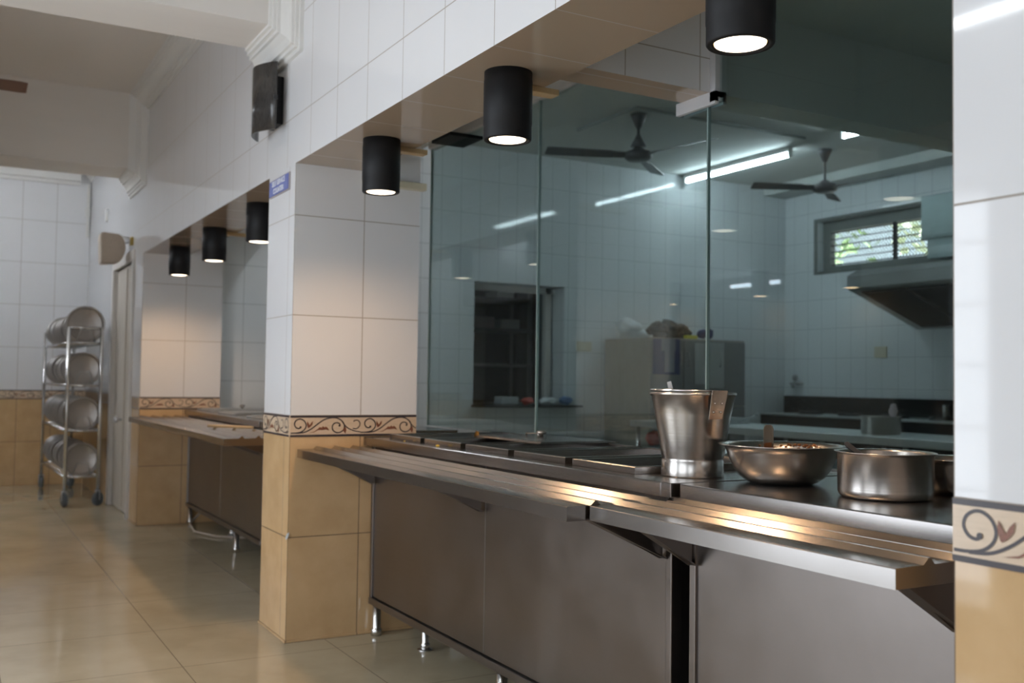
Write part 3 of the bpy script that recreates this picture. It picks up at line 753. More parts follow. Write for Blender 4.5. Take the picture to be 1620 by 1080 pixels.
def ladle(name, label, pts, w, th, mat, bowl=None, channel=False, group=None):
    t = thing(name, label, 'ladle', pts[0], group)
    bm = nb(); P_ = [Vector(p) for p in pts]; side = Vector((0.80, -0.60, 0))
    secs = []
    for i, p in enumerate(P_):
        d = (P_[min(i+1, len(P_)-1)]-P_[max(i-1, 0)]).normalized(); n = side.cross(d).normalized(); s = d.cross(n).normalized()
        k = 1.0 if 0 < i < len(P_)-1 else 0.75
        if channel: q = [(-w/2, -th*2.2), (-w/2, 0), (-w*0.35, th), (w*0.35, th), (w/2, 0), (w/2, -th*2.2), (w*0.38, -th*2.2), (w*0.36, -th*0.2), (-w*0.36, -th*0.2), (-w*0.38, -th*2.2)]
        else: q = [(-w/2, -th/2), (-w/2, th/2), (w/2, th/2), (w/2, -th/2)]
        secs.append([bm.verts.new(p+s*a*k+n*b_) for a, b_ in q])
    m_ = len(secs[0])
    for a, b_ in zip(secs, secs[1:]):
        for k in range(m_): bm.faces.new((a[k], a[(k+1) % m_], b_[(k+1) % m_], b_[k]))
    bm.faces.new(secs[0][::-1]); bm.faces.new(secs[-1])
    link('handle', bm, mat, t)
    if bowl:
        bm = nb(); r = bowl[3]
        lathe(bm, [(0, -r*0.7), (r*0.6, -r*0.55), (r*0.95, -r*0.1), (r, 0.1*r), (r*0.95, 0.1*r), (r*0.88, -r*0.1), (r*0.55, -r*0.45), (0, -r*0.6)], bowl[0], bowl[1], bowl[2], 20); link('scoop', bm, M['steel_pot'], t)
    return t
# food pans standing in the wells
def make_pan():
    t = thing('food_pan', '', 'food pan', (0, 0, 0))
    L, Wd, d = 0.60, 0.338, 0.16
    x0, x1, y0, y1 = 0, L, 0, Wd
    bm = nb()
    i = 0.022; zr = 0.022
    def loop(a, z): return [bm.verts.new(p) for p in ((x0+a, y0+a, z), (x1-a, y0+a, z), (x1-a, y1-a, z), (x0+a, y1-a, z))]
    ls = [loop(0.0, 0.001), loop(0.0, zr-0.002), loop(0.002, zr), loop(i-0.003, zr), loop(i, zr-0.003), loop(i+0.006, -0.05), loop(i+0.014, -d+0.012), loop(i+0.03, -d)]
    for a, b_ in zip(ls, ls[1:]):
        for k in range(4):
            bm.faces.new((a[k], a[(k+1) % 4], b_[(k+1) % 4], b_[k]))
    bm.faces.new(ls[-1])
    link('pan_body', bm, M['steel_y'], t)
    bm = nb(); box(bm, x0+i+0.012, x1-i-0.012, y0+i+0.012, y1-i-0.012, -0.115, -0.113); link('dark_liquid', bm, M['granite'], t)  # thin dark sheet low in the pan
    return t
pan0 = make_pan()
labs = ['empty food pan nearest the bucket', 'second food pan from the bucket', 'middle one of the five food pans', 'food pan second from the pillar, partly under the loose lid', 'food pan nearest the pillar, with a ladle in it']
for k, (a, b_) in enumerate(PANS1):
    if k == 0: pan0.location = (0.413, a, ZT); tag(pan0, labs[0], group='food pans in the serving counter')
    else: dup(pan0, (0.413, a, ZT), labs[k], 'food pans in the serving counter')
# lids on the far bay
def make_lid():
    t = thing('pan_lid', '', 'lid', (0, 0, 0))
    bm = nb(); box(bm, 0, 0.60, 0, 0.48, 0, 0.012, 0.004); box(bm, 0.03, 0.57, 0.03, 0.45, 0.012, 0.018, 0.004); link('lid_plate', bm, M['steel_dull'], t)
    bm = nb(); lathe(bm, [(0, 0.018), (0.010, 0.018), (0.009, 0.03), (0.022, 0.034), (0.022, 0.046), (0.016, 0.05), (0, 0.051)], 0.30, 0.24, 0, 16); link('knob', bm, M['steel_pot'], t)
    return t
lid0 = make_lid()
LL = [((0.42, 5.50, ZT), 'flat steel lid on the far counter, next to the pillar'), ((0.42, 6.30, ZT), 'flat steel lid in the middle of the far counter'), ((0.42, 7.1, ZT), 'flat steel lid on the far counter, farther along'), ((0.42, 7.8, ZT), 'flat steel lid at the far end of the far counter')]
for k, (l_, lb) in enumerate(LL):
    if k == 0: lid0.location = l_; tag(lid0, lb, group='lids on the far counter')
    else: dup(lid0, l_, lb, 'lids on the far counter')
# loose lid on the pans
ld = thing('pan_lid', 'loose flat steel lid with a round knob lying across the open pans', 'lid', (0.66, 3.38, ZT+0.0235))
bm = nb()
pl = [(0.665, 3.37), (1.05, 3.37), (1.05, 4.0), (0.70, 4.02)]
prism(bm, pl, 'z', 0, 0.004); prism(bm, [(0.69, 3.40), (1.03, 3.40), (1.03, 3.97), (0.725, 3.98)], 'z', 0.004, 0.007)
bmesh.ops.translate(bm, verts=bm.verts, vec=(0, 0, ZT+0.023)); link('lid_plate', bm, M['steel_y'], ld)
bm = nb(); lathe(bm, [(0, 0.007), (0.010, 0.007), (0.009, 0.016), (0.022, 0.02), (0.022, 0.03), (0.016, 0.034), (0, 0.035)], 0.90, 3.74, ZT+0.023, 20); link('knob', bm, M['steel_pot'], ld)
bm = nb(); tube(bm, [(0.86, 3.70, ZT+0.032), (0.86, 3.70, ZT+0.045), (0.86, 3.80, ZT+0.045), (0.86, 3.80, ZT+0.032)], 0.004, 8); link('lifting_handle', bm, M['steel_pot'], ld)

ladle('ladle', 'brown-stained ladle leaning in the food pan nearest the pillar', [(0.70, 3.955, 0.962), (0.70, 3.962, 0.950), (0.705, 3.99, 0.90), (0.71, 4.03, 0.84)], 0.020, 0.004, M['steel_amber'], (0.712, 4.06, 0.835, 0.03))
# crumbs on the counter edge
for k, (x, y, s) in enumerate(((0.385, 3.70, 0.008), (0.39, 4.05, 0.004), (0.42, 4.25, 0.005))):
    bm = nb(); blob(bm, (x, y, ZT+s*0.5), s*1.2, s, s*0.5, k, 0.3, 1)
    solo('food_crumb', bm, M['crumb'], ['large yellow rice crumb on the counter edge before the pans', 'tiny yellow crumb on the counter edge', 'small yellow crumb near the pillar end of the counter'][k], 'crumb', group='rice crumbs on the counter edge')

# ------------------------------------------------------------------ utensils
# bucket
BX, BY = 0.552, 2.312
bk_ = thing('bucket', 'tall flared steel bucket on a base ring with a ladle sticking out', 'bucket', (BX, BY, ZT))
bm = nb()
prof = [(0.0, 0.012), (0.082, 0.012), (0.084, 0.0), (0.0905, 0.0), (0.0915, 0.004), (0.090, 0.046), (0.0885, 0.049), (0.090, 0.054), (0.100, 0.115), (0.112, 0.18), (0.1215, 0.232),
        (0.1255, 0.236), (0.1275, 0.240), (0.1262, 0.2445), (0.1225, 0.2455), (0.1190, 0.241), (0.1190, 0.234), (0.109, 0.175), (0.097, 0.11), (0.086, 0.05), (0.0, 0.046)]
lathe(bm, prof, BX, BY, ZT, 72); link('bucket_body', bm, M['steel_pot'], bk_)
vd = Vector((BX-CAM.x, BY-CAM.y, 0)).normalized(); vr = Vector((vd.y, -vd.x, 0))
for s in (1, -1):
    a = (-vd*0.83+vr*0.56)*s; bm = nb()
    n = a.normalized(); tg = Vector((-n.y, n.x, 0))
    for (uu, zz, rr) in ((0, 0.228, 0.0),):
        vs = []
        for o_ in (0.0, 0.004):
            for (q, z) in ((-0.022, 0.170), (0.022, 0.170), (0.026, 0.252), (-0.026, 0.252)):
                rad = 0.1095+0.018*(z-0.170)/0.065+o_+0.001
                c = Vector((BX, BY, ZT+z))+n*rad+tg*q; vs.append(bm.verts.new(c))
        for q in ((0, 1, 2, 3), (7, 6, 5, 4), (0, 4, 5, 1), (1, 5, 6, 2), (2, 6, 7, 3), (3, 7, 4, 0)): bm.faces.new([vs[i] for i in q])
    for zz in (0.19, 0.215):
        for q in (-0.012, 0.012):
            blob(bm, tuple(Vector((BX, BY, ZT+zz))+n*(0.117+0.018*(zz-0.170)/0.065)+tg*q), 0.004, 0.004, 0.004, 1, 0, 1)
    link('ear', bm, M['steel_pot'], bk_)
na = (-vd*0.83+vr*0.56).normalized(); ta = Vector((-na.y, na.x, 0))
bm = nb(); pts = []
for i in range(21):
    an = PI*i/20; pts.append(Vector((BX, BY, ZT+0.2505))+na*0.1235*math.cos(an)+ta*(-0.1235)*math.sin(an))
tube(bm, pts, 0.0035, 8); link('bail_handle', bm, M['steel_tube'], bk_)
hp = Vector((BX, BY, 0))-vr*0.062+vd*0.0
ladle('ladle', 'flat-handled ladle standing in the steel bucket', [tuple(hp+Vector((0, 0, 1.192))-vr*0.008), tuple(hp+vr*0.002+Vector((0, 0, 1.15))), tuple(hp+vr*0.03+Vector((0, 0, 1.03))), tuple(hp+vr*0.045+Vector((0, 0, 0.985)))], 0.016, 0.003, M['steel_pot'], (hp.x+vr.x*0.062, hp.y+vr.y*0.062, 0.99, 0.022))
# wide bowl
OX, OY = 0.644, 2.045
bo = thing('bowl', 'wide steel bowl with a rolled rim, curry residue and a ladle', 'bowl', (OX, OY, ZT))
bm = nb()
prof = [(0.0, 0.0), (0.078, 0.0), (0.096, 0.006), (0.115, 0.020), (0.130, 0.040), (0.141, 0.062), (0.149, 0.086), (0.154, 0.098), (0.163, 0.103), (0.1705, 0.104), (0.1715, 0.106), (0.168, 0.107),
        (0.160, 0.1055), (0.151, 0.099), (0.146, 0.086), (0.138, 0.062), (0.127, 0.041), (0.112, 0.022), (0.094, 0.009), (0.0, 0.004)]
lathe(bm, prof, OX, OY, ZT, 72); link('bowl_body', bm, M['steel_pot'], bo)
bm = nb(); rnd = random.Random(4)
vd = Vector((OX-CAM.x, OY-CAM.y, 0)).normalized(); vr = Vector((vd.y, -vd.x, 0))
for i in range(46):
    an = rnd.gauss(0.30, 0.40); zz = 0.055+0.046*rnd.random()**0.6
    rr = 0.1355+(0.151-0.1355)*(zz-0.055)/0.046
    n = vd*math.cos(an)+vr*math.sin(an)
    blob(bm, tuple(Vector((OX, OY, ZT+zz))+n*(rr-0.0005)), 0.003+0.005*rnd.random(), 0.0022+0.003*rnd.random(), 0.0015+0.003*rnd.random(), i, 0.4, 1)
s_ = link('curry_residue', bm, M['sauce'], bo); s_['kind'] = 'stuff'
bm = nb(); lathe(bm, [(0, 0.035), (0.06, 0.036), (0.122, 0.034), (0.122, 0.033), (0, 0.03)], OX, OY, ZT, 40); link('curry', bm, M['sauce'], bo)
hp = Vector((OX, OY, 0))-vr*0.035
ladle('ladle', 'ladle with a folded channel handle standing in the wide bowl', [tuple(hp-vd*0.06+Vector((0, 0, 1.078))), tuple(hp-vd*0.058+Vector((0, 0, 1.070))), tuple(hp-vd*0.05+Vector((0, 0, 1.03))), tuple(hp-vd*0.03+Vector((0, 0, 0.99)))], 0.026, 0.004, M['steel_brown'], (hp.x, hp.y, 0.975, 0.03), channel=True)
# cooking pot
PX, PY = 0.630, 1.684
po = thing('cooking_pot', 'straight-sided steel pot on the counter, nearest the right-hand pillar', 'pot', (PX, PY, ZT))
bm = nb()
prof = [(0.0, 0.0), (0.098, 0.0), (0.106, 0.004), (0.1105, 0.012), (0.111, 0.02), (0.1115, 0.104), (0.116, 0.1085), (0.1185, 0.110), (0.118, 0.1115), (0.112, 0.110), (0.1095, 0.106), (0.109, 0.02), (0.104, 0.008), (0.0, 0.006)]
lathe(bm, prof, PX, PY, ZT, 72); link('pot_body', bm, M['steel_pot'], po)
bm = nb(); lathe(bm, [(0, 0.060), (0.1088, 0.060), (0.1088, 0.058), (0, 0.055)], PX, PY, ZT, 40); link('curry', bm, M['sauce'], po)
vd = Vector((PX-CAM.x, PY-CAM.y, 0)).normalized(); vr = Vector((vd.y, -vd.x, 0)); hp = Vector((PX, PY, 0))
ladle('ladle', 'dark-handled ladle resting in the straight-sided pot', [tuple(hp-vr*0.092+vd*0.02+Vector((0, 0, 1.046))), tuple(hp-vr*0.085+vd*0.015+Vector((0, 0, 1.039))), tuple(hp-vr*0.05+Vector((0, 0, 1.012))), tuple(hp-vr*0.03+Vector((0, 0, 1.0)))], 0.013, 0.005, M['rubber'], (hp.x-vr.x*0.01, hp.y-vr.y*0.01, 0.99, 0.026))
# second bowl, mostly behind the nearest pillar
b2 = thing('bowl', 'smaller steel bowl behind the pot, cut off by the nearest pillar', 'bowl', (0.865, 1.665, ZT))
bm = nb(); k = 0.66
lathe(bm, [(r*k, h*0.86) for r, h in [(0.0, 0.0), (0.078, 0.0), (0.098, 0.006), (0.118, 0.020), (0.134, 0.040), (0.144, 0.062), (0.151, 0.086), (0.156, 0.098), (0.164, 0.103), (0.1715, 0.105), (0.168, 0.107), (0.155, 0.104), (0.146, 0.086), (0.138, 0.062), (0.127, 0.041), (0.112, 0.022), (0.094, 0.009), (0.0, 0.004)]], 0.865, 1.665, ZT, 56)
link('bowl_body', bm, M['steel_pot'], b2)

# hose under the far counter
bm = nb(); tube(bm, [(0.62, 8.1, 0.135), (0.46, 8.25, 0.10), (0.36, 8.15, 0.03), (0.33, 7.85, 0.012), (0.42, 7.55, 0.012), (0.60, 7.4, 0.012)], 0.009, 8); solo('drain_hose', bm, M['beige'], 'pale drain hose looping out under the far counter', 'hose')

# ================================================================== PLATE TROLLEY
ROTX = -0.030   # slight drift of the rack axis per metre of Y
def rx(x, y): return x+ROTX*(y-9.86)
tr_ = thing('plate_trolley', 'steel trolley with four shelves of round plates by the far wall', 'trolley', (-0.25, 10.7, 0))
YA, YB, XA, XB = 9.86, 11.60, -0.385, -0.105
for (x, y) in ((XA, YA), (XB, YA), (XA, YB), (XB, YB)):
    bm = nb(); tube(bm, [(rx(x, y), y, 0.12), (rx(x, y), y, 1.62)], 0.0165, 14); link('post', bm, M['steel_tube'], tr_)
    c = nb(); cx, cy = rx(x, y), y
    lathe(c, [(0, -0.018), (0.052, -0.018), (0.060, -0.012), (0.062, 0), (0.060, 0.012), (0.052, 0.018), (0, 0.018)], seg=24)
    yaw_ = {(-0.385, 9.86): 0.25, (-0.105, 9.86): -0.9, (-0.385, 11.60): 0.1, (-0.105, 11.60): 0.4}[(x, y)]
    R_ = Matrix.Rotation(yaw_, 4, 'Z') @ Matrix.Rotation(PI/2, 4, 'Y')
    for v in c.verts: v.co = R_ @ v.co + Vector((cx, cy-0.015, 0.063))
    wh = link('caster_wheel', c, M['caster'], tr_)
    f = nb()
    for s in (-1, 1):
        q = Matrix.Rotation(yaw_, 4, 'Z') @ Vector((0.022*s, 0, 0)); box(f, cx+q.x-0.003, cx+q.x+0.003, cy+q.y-0.03, cy+q.y+0.005, 0.055, 0.135)
    lathe(f, [(0, 0.132), (0.026, 0.132), (0.026, 0.14), (0, 0.14)], cx, cy, 0, 16); link('caster_fork', f, M['steel_dull'], tr_)
SZ = [1.475, 1.09, 0.68, 0.265]
bm = nb(); tube(bm, [(XA, YA, 1.612), (XB, YA, 1.612)], 0.011, 10); link('top_bar', bm, M['steel_tube'], tr_)
for z in SZ:
    bm = nb()
    for x in (XA, XB): tube(bm, [(rx(x, YA), YA, z), (rx(x, YB), YB, z)], 0.011, 8)
    for y in (YA, YB): tube(bm, [(rx(XA, y), y, z), (rx(XB, y), y, z)], 0.011, 8)
    for k in range(1, 9):
        y = YA+(YB-YA)*k/9; tube(bm, [(rx(XA, y), y, z-0.008), (rx(XB, y), y, z-0.008)], 0.004, 6)
    link('shelf', bm, M['steel_tube'], tr_)
    bm = nb(); tube(bm, [(XA+0.06, YA+0.005, z+0.01), (XA+0.10, YA-0.0, z+0.125), (XB-0.10, YA-0.0, z+0.125), (XB-0.06, YA+0.005, z+0.01)], 0.005, 8); link('plate_stop', bm, M['steel_dull'], tr_)
def make_plate():
    t = nb()
    R = 0.150
    lathe(t, [(0, 0.0), (R*0.84, 0.0), (R*0.88, 0.004), (R*0.92, 0.022), (R, 0.024), (R, 0.0265), (R*0.905, 0.025), (R*0.865, 0.007), (R*0.82, 0.0025), (0, 0.0025)], seg=48)
    R_ = Matrix.Rotation(PI/2, 4, 'X')
    for v in t.verts: v.co = R_ @ v.co
    return t
pl0 = link('dinner_plate', make_plate(), M['steel_plate']); first = True
rows_ = ['top', 'second', 'third', 'lowest']
for si, z in enumerate(SZ):
    rnd = random.Random(10+si); y = YA+0.03; k = 0
    step = [0.085, 0.10, 0.075, 0.10][si]
    while y < YB-0.05:
        R = 0.150
        tilt = rnd.uniform(-0.05, 0.12)
        lab = 'round steel plate standing at the front of the %s trolley shelf' % rows_[si] if k == 0 else 'round steel plate standing in the row on the %s trolley shelf' % rows_[si]
        p = pl0 if first else pl0.copy()
        if not first: COL.objects.link(p)
        first = False
        cx = rx(-0.245, y)+rnd.uniform(-0.006, 0.006)
        s = 1.12 if (si == 0 and k == 0) else rnd.uniform(0.92, 1.0) if si < 2 else rnd.uniform(0.96, 1.02)
        p.scale = (s, s, s)
        p.location = (cx, y+0.012, z+0.004+R*s*math.cos(tilt))
        p.rotation_euler = (tilt*0.5+0.0, 0, 0.03+rnd.uniform(-0.02, 0.02))
        tag(p, lab, 'plate', 'plates on the %s trolley shelf' % rows_[si] if k else None)
        y += step*rnd.uniform(0.7, 1.35); k += 1

# ================================================================== FANS
def fan(label, x, y, ztop, zhub, r, angs, mat, cone=False, bmat=None, pitch=0.016):
    t = thing('ceiling_fan', label, 'fan', (x, y, ztop))
    bm = nb(); lathe(bm, [(0, 0), (0.068, 0), (0.064, -0.02), (0.02, -0.12), (0.0, -0.12)], x, y, ztop, 24); link('canopy', bm, mat, t)
    bm = nb(); tube(bm, [(x, y, ztop-0.1), (x, y, zhub)], 0.012, 10); link('down_rod', bm, mat, t)
    if cone:
        bm = nb(); lathe(bm, [(0.0, 0.15), (0.014, 0.15), (0.070, 0.045), (0.0, 0.045)], x, y, zhub+0.03, 24); link('lower_canopy', bm, mat, t)
    bm = nb(); lathe(bm, [(0, 0.075), (0.03, 0.07), (0.06, 0.045), (0.105, 0.03), (0.118, 0.01), (0.115, -0.025), (0.085, -0.045), (0, -0.05)], x, y, zhub, 32); link('motor', bm, mat, t)
    for a in angs:
        bm = nb(); d = Vector((math.cos(a), math.sin(a), 0)); s = Vector((-d.y, d.x, 0))
        vs = []
        for (q, w, zz) in ((0.10, 0.025, 0.0), (0.22, 0.035, 0.0), (0.25, 0.055, 0.0), (r-0.04, 0.068, 0.0), (r, 0.055, 0.0)):
            for o_ in (1, -1):
                for th in (0.003, -0.003):
                    vs.append(bm.verts.new(Vector((x, y, zhub))+d*q+s*w*o_+Vector((0, 0, th+pitch*o_))))
        for i in range(4):
            k = i*4
            for q in ((0, 4, 6, 2), (1, 3, 7, 5), (0, 1, 5, 4), (2, 6, 7, 3)): bm.faces.new([vs[k+j] for j in q])
        bm.faces.new([vs[0], vs[2], vs[3], vs[1]]); bm.faces.new([vs[16], vs[17], vs[19], vs[18]])
        link('blade', bm, bmat or mat, t)
f1 = (3.704, 6.826)
a1 = math.atan2(7.09-f1[1], 2.96-f1[0])
fan('dark ceiling fan in the kitchen, left of the right-hand glass seam', f1[0], f1[1], CEIL, 3.11, 0.80, (a1, a1+2*PI/3, a1+4*PI/3), M['fandark'], True)
f2 = (5.981, 6.888)
a2 = math.atan2(6.768-f2[1], 6.396-f2[0])
fan('ceiling fan in the kitchen above the high window, right of the seam', f2[0], f2[1], CEIL, 3.09, 0.72, (math.atan2(7.213-f2[1], 5.271-f2[0]), math.atan2(7.213-f2[1], 5.271-f2[0])+2*PI/3, math.atan2(7.213-f2[1], 5.271-f2[0])+4*PI/3), M['fandark'])
fan('brown ceiling fan of the dining side, only a blade tip in view', -1.62, 7.0, CEIL, 3.0, 0.66, (0.02, 0.02+2*PI/3, 0.02+4*PI/3), M['fandark'], False, M['fanbrown'], -0.016)
bm = nb()
tube(bm, [(3.53, 7.5, CEIL-0.012), (3.53, 6.63, CEIL-0.012)], 0.013, 8); tube(bm, [(3.53, 6.63, CEIL-0.012), (5.45, 6.63, CEIL-0.012)], 0.013, 8)
solo('ceiling_conduit', bm, M['conduit'], 'dark cable conduit turning a corner on the kitchen ceiling above the left fan', 'conduit')

# ================================================================== KITCHEN FURNITURE (behind the glass)
# hood
hd = thing('exhaust_hood', 'large steel exhaust hood with dark slanted filters under the high window', 'hood', (6.7, 5.0, 1.76))
hy0, hy1 = 3.4, 6.768
poly = [(XW2, 2.42), (6.29, 2.30), (6.153, 2.233), (6.153, 2.117), (6.18, 2.10), (7.12, 1.775), (XW2, 1.76)]
bm = nb(); prism(bm, poly, 'y', hy0, hy1); link('canopy', bm, M['hood'], hd)
sl = Vector((7.10-6.20, 0, 1.782-2.093)); L_ = sl.length; sl.normalize(); nn = Vector((sl.z, 0, -sl.x)).normalized()
if nn.z > 0: nn = -nn
for k in range(6):
    ya = hy1-0.10-0.52*(k+1); yb = ya+0.50
    bm = nb()
    base = Vector((6.22, 0, 2.085))
    for j in range(14):
        y = ya+0.02+j*(0.46/13)
        vs = []
        for (s_, o_, yy) in ((0.02, 0.002, y), (L_-0.06, 0.002, y), (L_-0.06, 0.014, y+0.008), (0.02, 0.014, y+0.008), (0.02, 0.002, y+0.022), (L_-0.06, 0.002, y+0.022)):
            p = base+sl*s_+nn*o_; vs.append(bm.verts.new((p.x, yy, p.z)))
        bm.faces.new((vs[0], vs[1], vs[2], vs[3])); bm.faces.new((vs[3], vs[2], vs[5], vs[4]))
    for (s0, s1, y_0, y_1) in ((0.0, 0.02, ya, yb), (L_-0.06, L_-0.04, ya, yb), (0.0, L_-0.04, ya, ya+0.015), (0.0, L_-0.04, yb-0.015, yb)):
        P8 = []
        for s_ in (s0, s1):
            for yy in (y_0, y_1):
                for o_ in (0.001, 0.016):
                    p = base+sl*s_+nn*o_; P8.append(bm.verts.new((p.x, yy, p.z)))
        for q in ((0, 1, 3, 2), (4, 6, 7, 5), (0, 4, 5, 1), (2, 3, 7, 6), (0, 2, 6, 4), (1, 5, 7, 3)): bm.faces.new([P8[i] for i in q])
    link('baffle_filter', bm, M['hoodfilter'], hd)
bm = nb(); box(bm, 6.90, XW2-0.052, 5.55, 6.52, 2.62, 3.04, 0.006); box(bm, 6.93, XW2-0.002, 5.6, 6.47, 2.43, 2.62); box(bm, 6.892, 6.90, 5.57, 6.50, 2.64, 3.02)
solo('exhaust_duct', bm, M['duct'], 'grey sheet metal duct box over the right part of the high window', 'duct')
# cooking range along the wall
rg = thing('cooking_range', 'long black and steel cooking range along the kitchen wall', 'range', (6.8, 5.7, 0))
bm = nb(); box(bm, 6.36, 7.12, 3.2, 8.15, 0.70, 0.86, 0.004); box(bm, 6.42, 7.10, 3.25, 8.10, 0.12, 0.70); link('range_body', bm, M['rubber'], rg)
bm = nb(); box(bm, 6.33, 7.13, 3.18, 8.17, 0.86, 0.875, 0.003); link('range_top', bm, M['steel_table'], rg)
bm = nb(); box(bm, 7.135, XW2-0.003, 3.2, 8.585, 0.86, 1.06); box(bm, 7.10, 7.135, 3.2, 8.2, 0.875, 0.93); link('back_splash', bm, M['granite'], rg)
for k in range(8):
    y = 7.8-k*0.55; bm = nb()
    lathe(bm, [(0.05, 0.0), (0.13, 0.0), (0.14, 0.02), (0.12, 0.028), (0.05, 0.01)], 6.75, y, 0.875, 20)
    for a in range(4): tube(bm, [(6.75+0.04*math.cos(a*PI/2), y+0.04*math.sin(a*PI/2), 0.905), (6.75+0.17*math.cos(a*PI/2), y+0.17*math.sin(a*PI/2), 0.905)], 0.007, 6)
    link('burner', bm, M['granite'], rg)
for y in (3.3, 5.7, 8.05):
    for x in (6.45, 7.05):
        bm = nb(); tube(bm, [(x, y, 0), (x, y, 0.13)], 0.02, 8); link('leg', bm, M['steel_dull'], rg)
# long work table in front
tb = thing('work_table', 'long steel work table in the middle of the kitchen', 'table', (4.45, 5.6, 0))
TX0, TX1, TY0, TY1, TZ = 4.10, 4.85, 2.6, 7.45, 0.845
bm = nb(); box(bm, TX0, TX1, TY0, TY1, TZ-0.055, TZ, 0.004); link('table_top', bm, M['steel_table'], tb)
bm = nb(); box(bm, TX0+0.03, TX1-0.03, TY0+0.03, TY1-0.03, 0.58, 0.60); link('under_shelf', bm, M['steel_dull'], tb)
for y in (TY1-0.06, 6.2, 5.2, 5.0, 4.0, TY0+0.06):
    for x in (TX0+0.05, TX1-0.05):
        bm = nb(); tube(bm, [(x, y, 0.0), (x, y, TZ-0.05)], 0.02, 10); link('leg', bm, M['steel_tube'], tb)
# things on and under the table
def ray(u, v):
    xx = (u-810)/FPX; yy = (v-540)/FPX
    return (fwd+rt*xx-up*yy)
def onz(u, v, z):
    d = ray(u, v); t = (z-CAM.z)/d.z; return CAM+d*t
kp = onz(1394, 681, TZ); kx, ky = 4.45, 4.93
t = thing('cooking_pot', 'shallow steel pot on the work table behind the glass', 'pot', (kx, ky, TZ))
bm = nb(); r = 0.135
lathe(bm, [(0, 0), (r*0.95, 0), (r, 0.01), (r, 0.118), (r+0.008, 0.124), (r+0.008, 0.127), (r-0.004, 0.125), (r-0.005, 0.02), (0, 0.015)], kx, ky, TZ, 40); link('pot_body', bm, M['steel_pot'], t)
t = thing('spatula', 'pale pink spatula standing in the shallow pot behind the glass', 'spatula', (kx, ky, TZ+0.1))
bm = nb(); c = Vector((kx+0.07, ky-0.05, 0)); side = Vector((0.7, -0.71, 0))
blob(bm, (c.x, c.y, TZ+0.165), 0.03, 0.03, 0.05, 3, 0.2, 2); link('blade', bm, M['pink'], t)
bm = nb(); tube(bm, [tuple(c+Vector((0, 0, TZ+0.14))), tuple(c-side*0.06+Vector((0, 0, TZ+0.02)))], 0.006, 6); link('handle', bm, M['steel_dull'], t)
t = thing('plate_stack', 'low stack of white trays with a spoon at the far end of the work table', 'trays', (4.55, 6.72, TZ))
for k in range(3):
    bm = nb(); box(bm, 4.42-0.01*k, 4.72, 6.55, 6.90, TZ+0.018*k, TZ+0.018*k+0.014, 0.004); link('tray', bm, M['bag'], t)
t = thing('serving_spoon', 'pale serving spoon leaning on the white trays', 'spoon', (4.60, 6.45, TZ))
bm = nb(); tube(bm, [(4.55, 6.52, TZ+0.012), (4.66, 6.42, TZ+0.075)], [0.006, 0.007], 8); link('handle', bm, M['bag'], t)
bm = nb(); blob(bm, (4.67, 6.41, TZ+0.085), 0.022, 0.018, 0.014, 2, 0.1, 2); link('spoon_bowl', bm, M['bag'], t)
bm = nb(); blob(bm, (4.36, 7.10, 0.66), 0.07, 0.07, 0.05, 5, 0.2, 3); solo('white_bowl', bm, M['bag'], 'white bundle on the shelf under the work table', 'bundle')
bm = nb(); blob(bm, (4.27, 7.30, 0.685), 0.09, 0.06, 0.06, 6, 0.35, 3); solo('red_packet', bm, M['red'], 'crumpled red packet on the shelf under the work table', 'packet')
bm = nb(); blob(bm, (4.48, 7.22, 0.74), 0.05, 0.05, 0.07, 7, 0.3, 3); blob(bm, (4.48, 7.22, 0.65), 0.06, 0.05, 0.05, 9, 0.2, 2); solo('blue_bag', bm, M['lightblue'], 'pale blue bag on the shelf under the work table', 'bag')
# cabinets at the end wall
def cabinet(name, label, x0, x1, y0, y1, h, mat, dmat, split=0.96):
    t = thing(name, label, 'cabinet', ((x0+x1)/2, (y0+y1)/2, 0))
    bm = nb(); box(bm, x0, x1, y0+0.02, y1, 0.06, h, 0.006); link('body', bm, mat, t)
    n = 3; w_ = (x1-x0)/n
    for i in range(n):
        for za, zb in ((0.08, split-0.005), (split+0.005, h-0.02)):
            bm = nb(); box(bm, x0+i*w_+0.008, x0+(i+1)*w_-0.008, y0, y0+0.02, za, zb, 0.004); d = link('cabinet_door', bm, dmat, t)
            bm = nb(); hx = x0+(i+1)*w_-0.05 if i == 0 else x0+i*w_+0.05
            tube(bm, [(hx, y0, zb-0.25), (hx, y0-0.03, zb-0.25), (hx, y0-0.03, zb-0.12), (hx, y0, zb-0.12)], 0.006, 6); link('door_handle', bm, M['steel_dull'], d)
    bm = nb(); box(bm, x0+0.02, x1-0.02, y0+0.06, y1-0.02, 0.0, 0.06); link('plinth', bm, M['black'], t)
    return t
cabinet('steel_cabinet', 'big upright steel cabinet with three door columns at the kitchen end wall', 4.60, 5.82, 7.80, 8.58, 1.63, M['fridge'], M['fridgegrey'])
t = thing('poster', 'dark blue poster with a pale figure shape on the left door of the steel cabinet', 'poster', (4.79, 7.796, 1.45))
bm = nb(); box(bm, 4.62, 4.95, 7.788, 7.794, 1.27, 1.62); link('sheet', bm, M['poster'], t)
bm = nb(); box(bm, 4.72, 4.89, 7.785, 7.788, 1.50, 1.615); box(bm, 4.76, 4.88, 7.785, 7.788, 1.29, 1.50); link('print', bm, M['postergrey'], t)
bm = nb(); box(bm, 5.14, 5.28, 7.789, 7.794, 1.18, 1.59); solo('notice_sheet', bm, M['paper'], 'pale notice sheet on the steel cabinet, left of the glass seam', 'notice')
bm = nb(); box(bm, 5.33, 5.52, 7.789, 7.794, 1.14, 1.60); solo('notice_sheet', bm, M['paper'], 'pale notice sheet on the steel cabinet, right of the glass seam', 'notice')
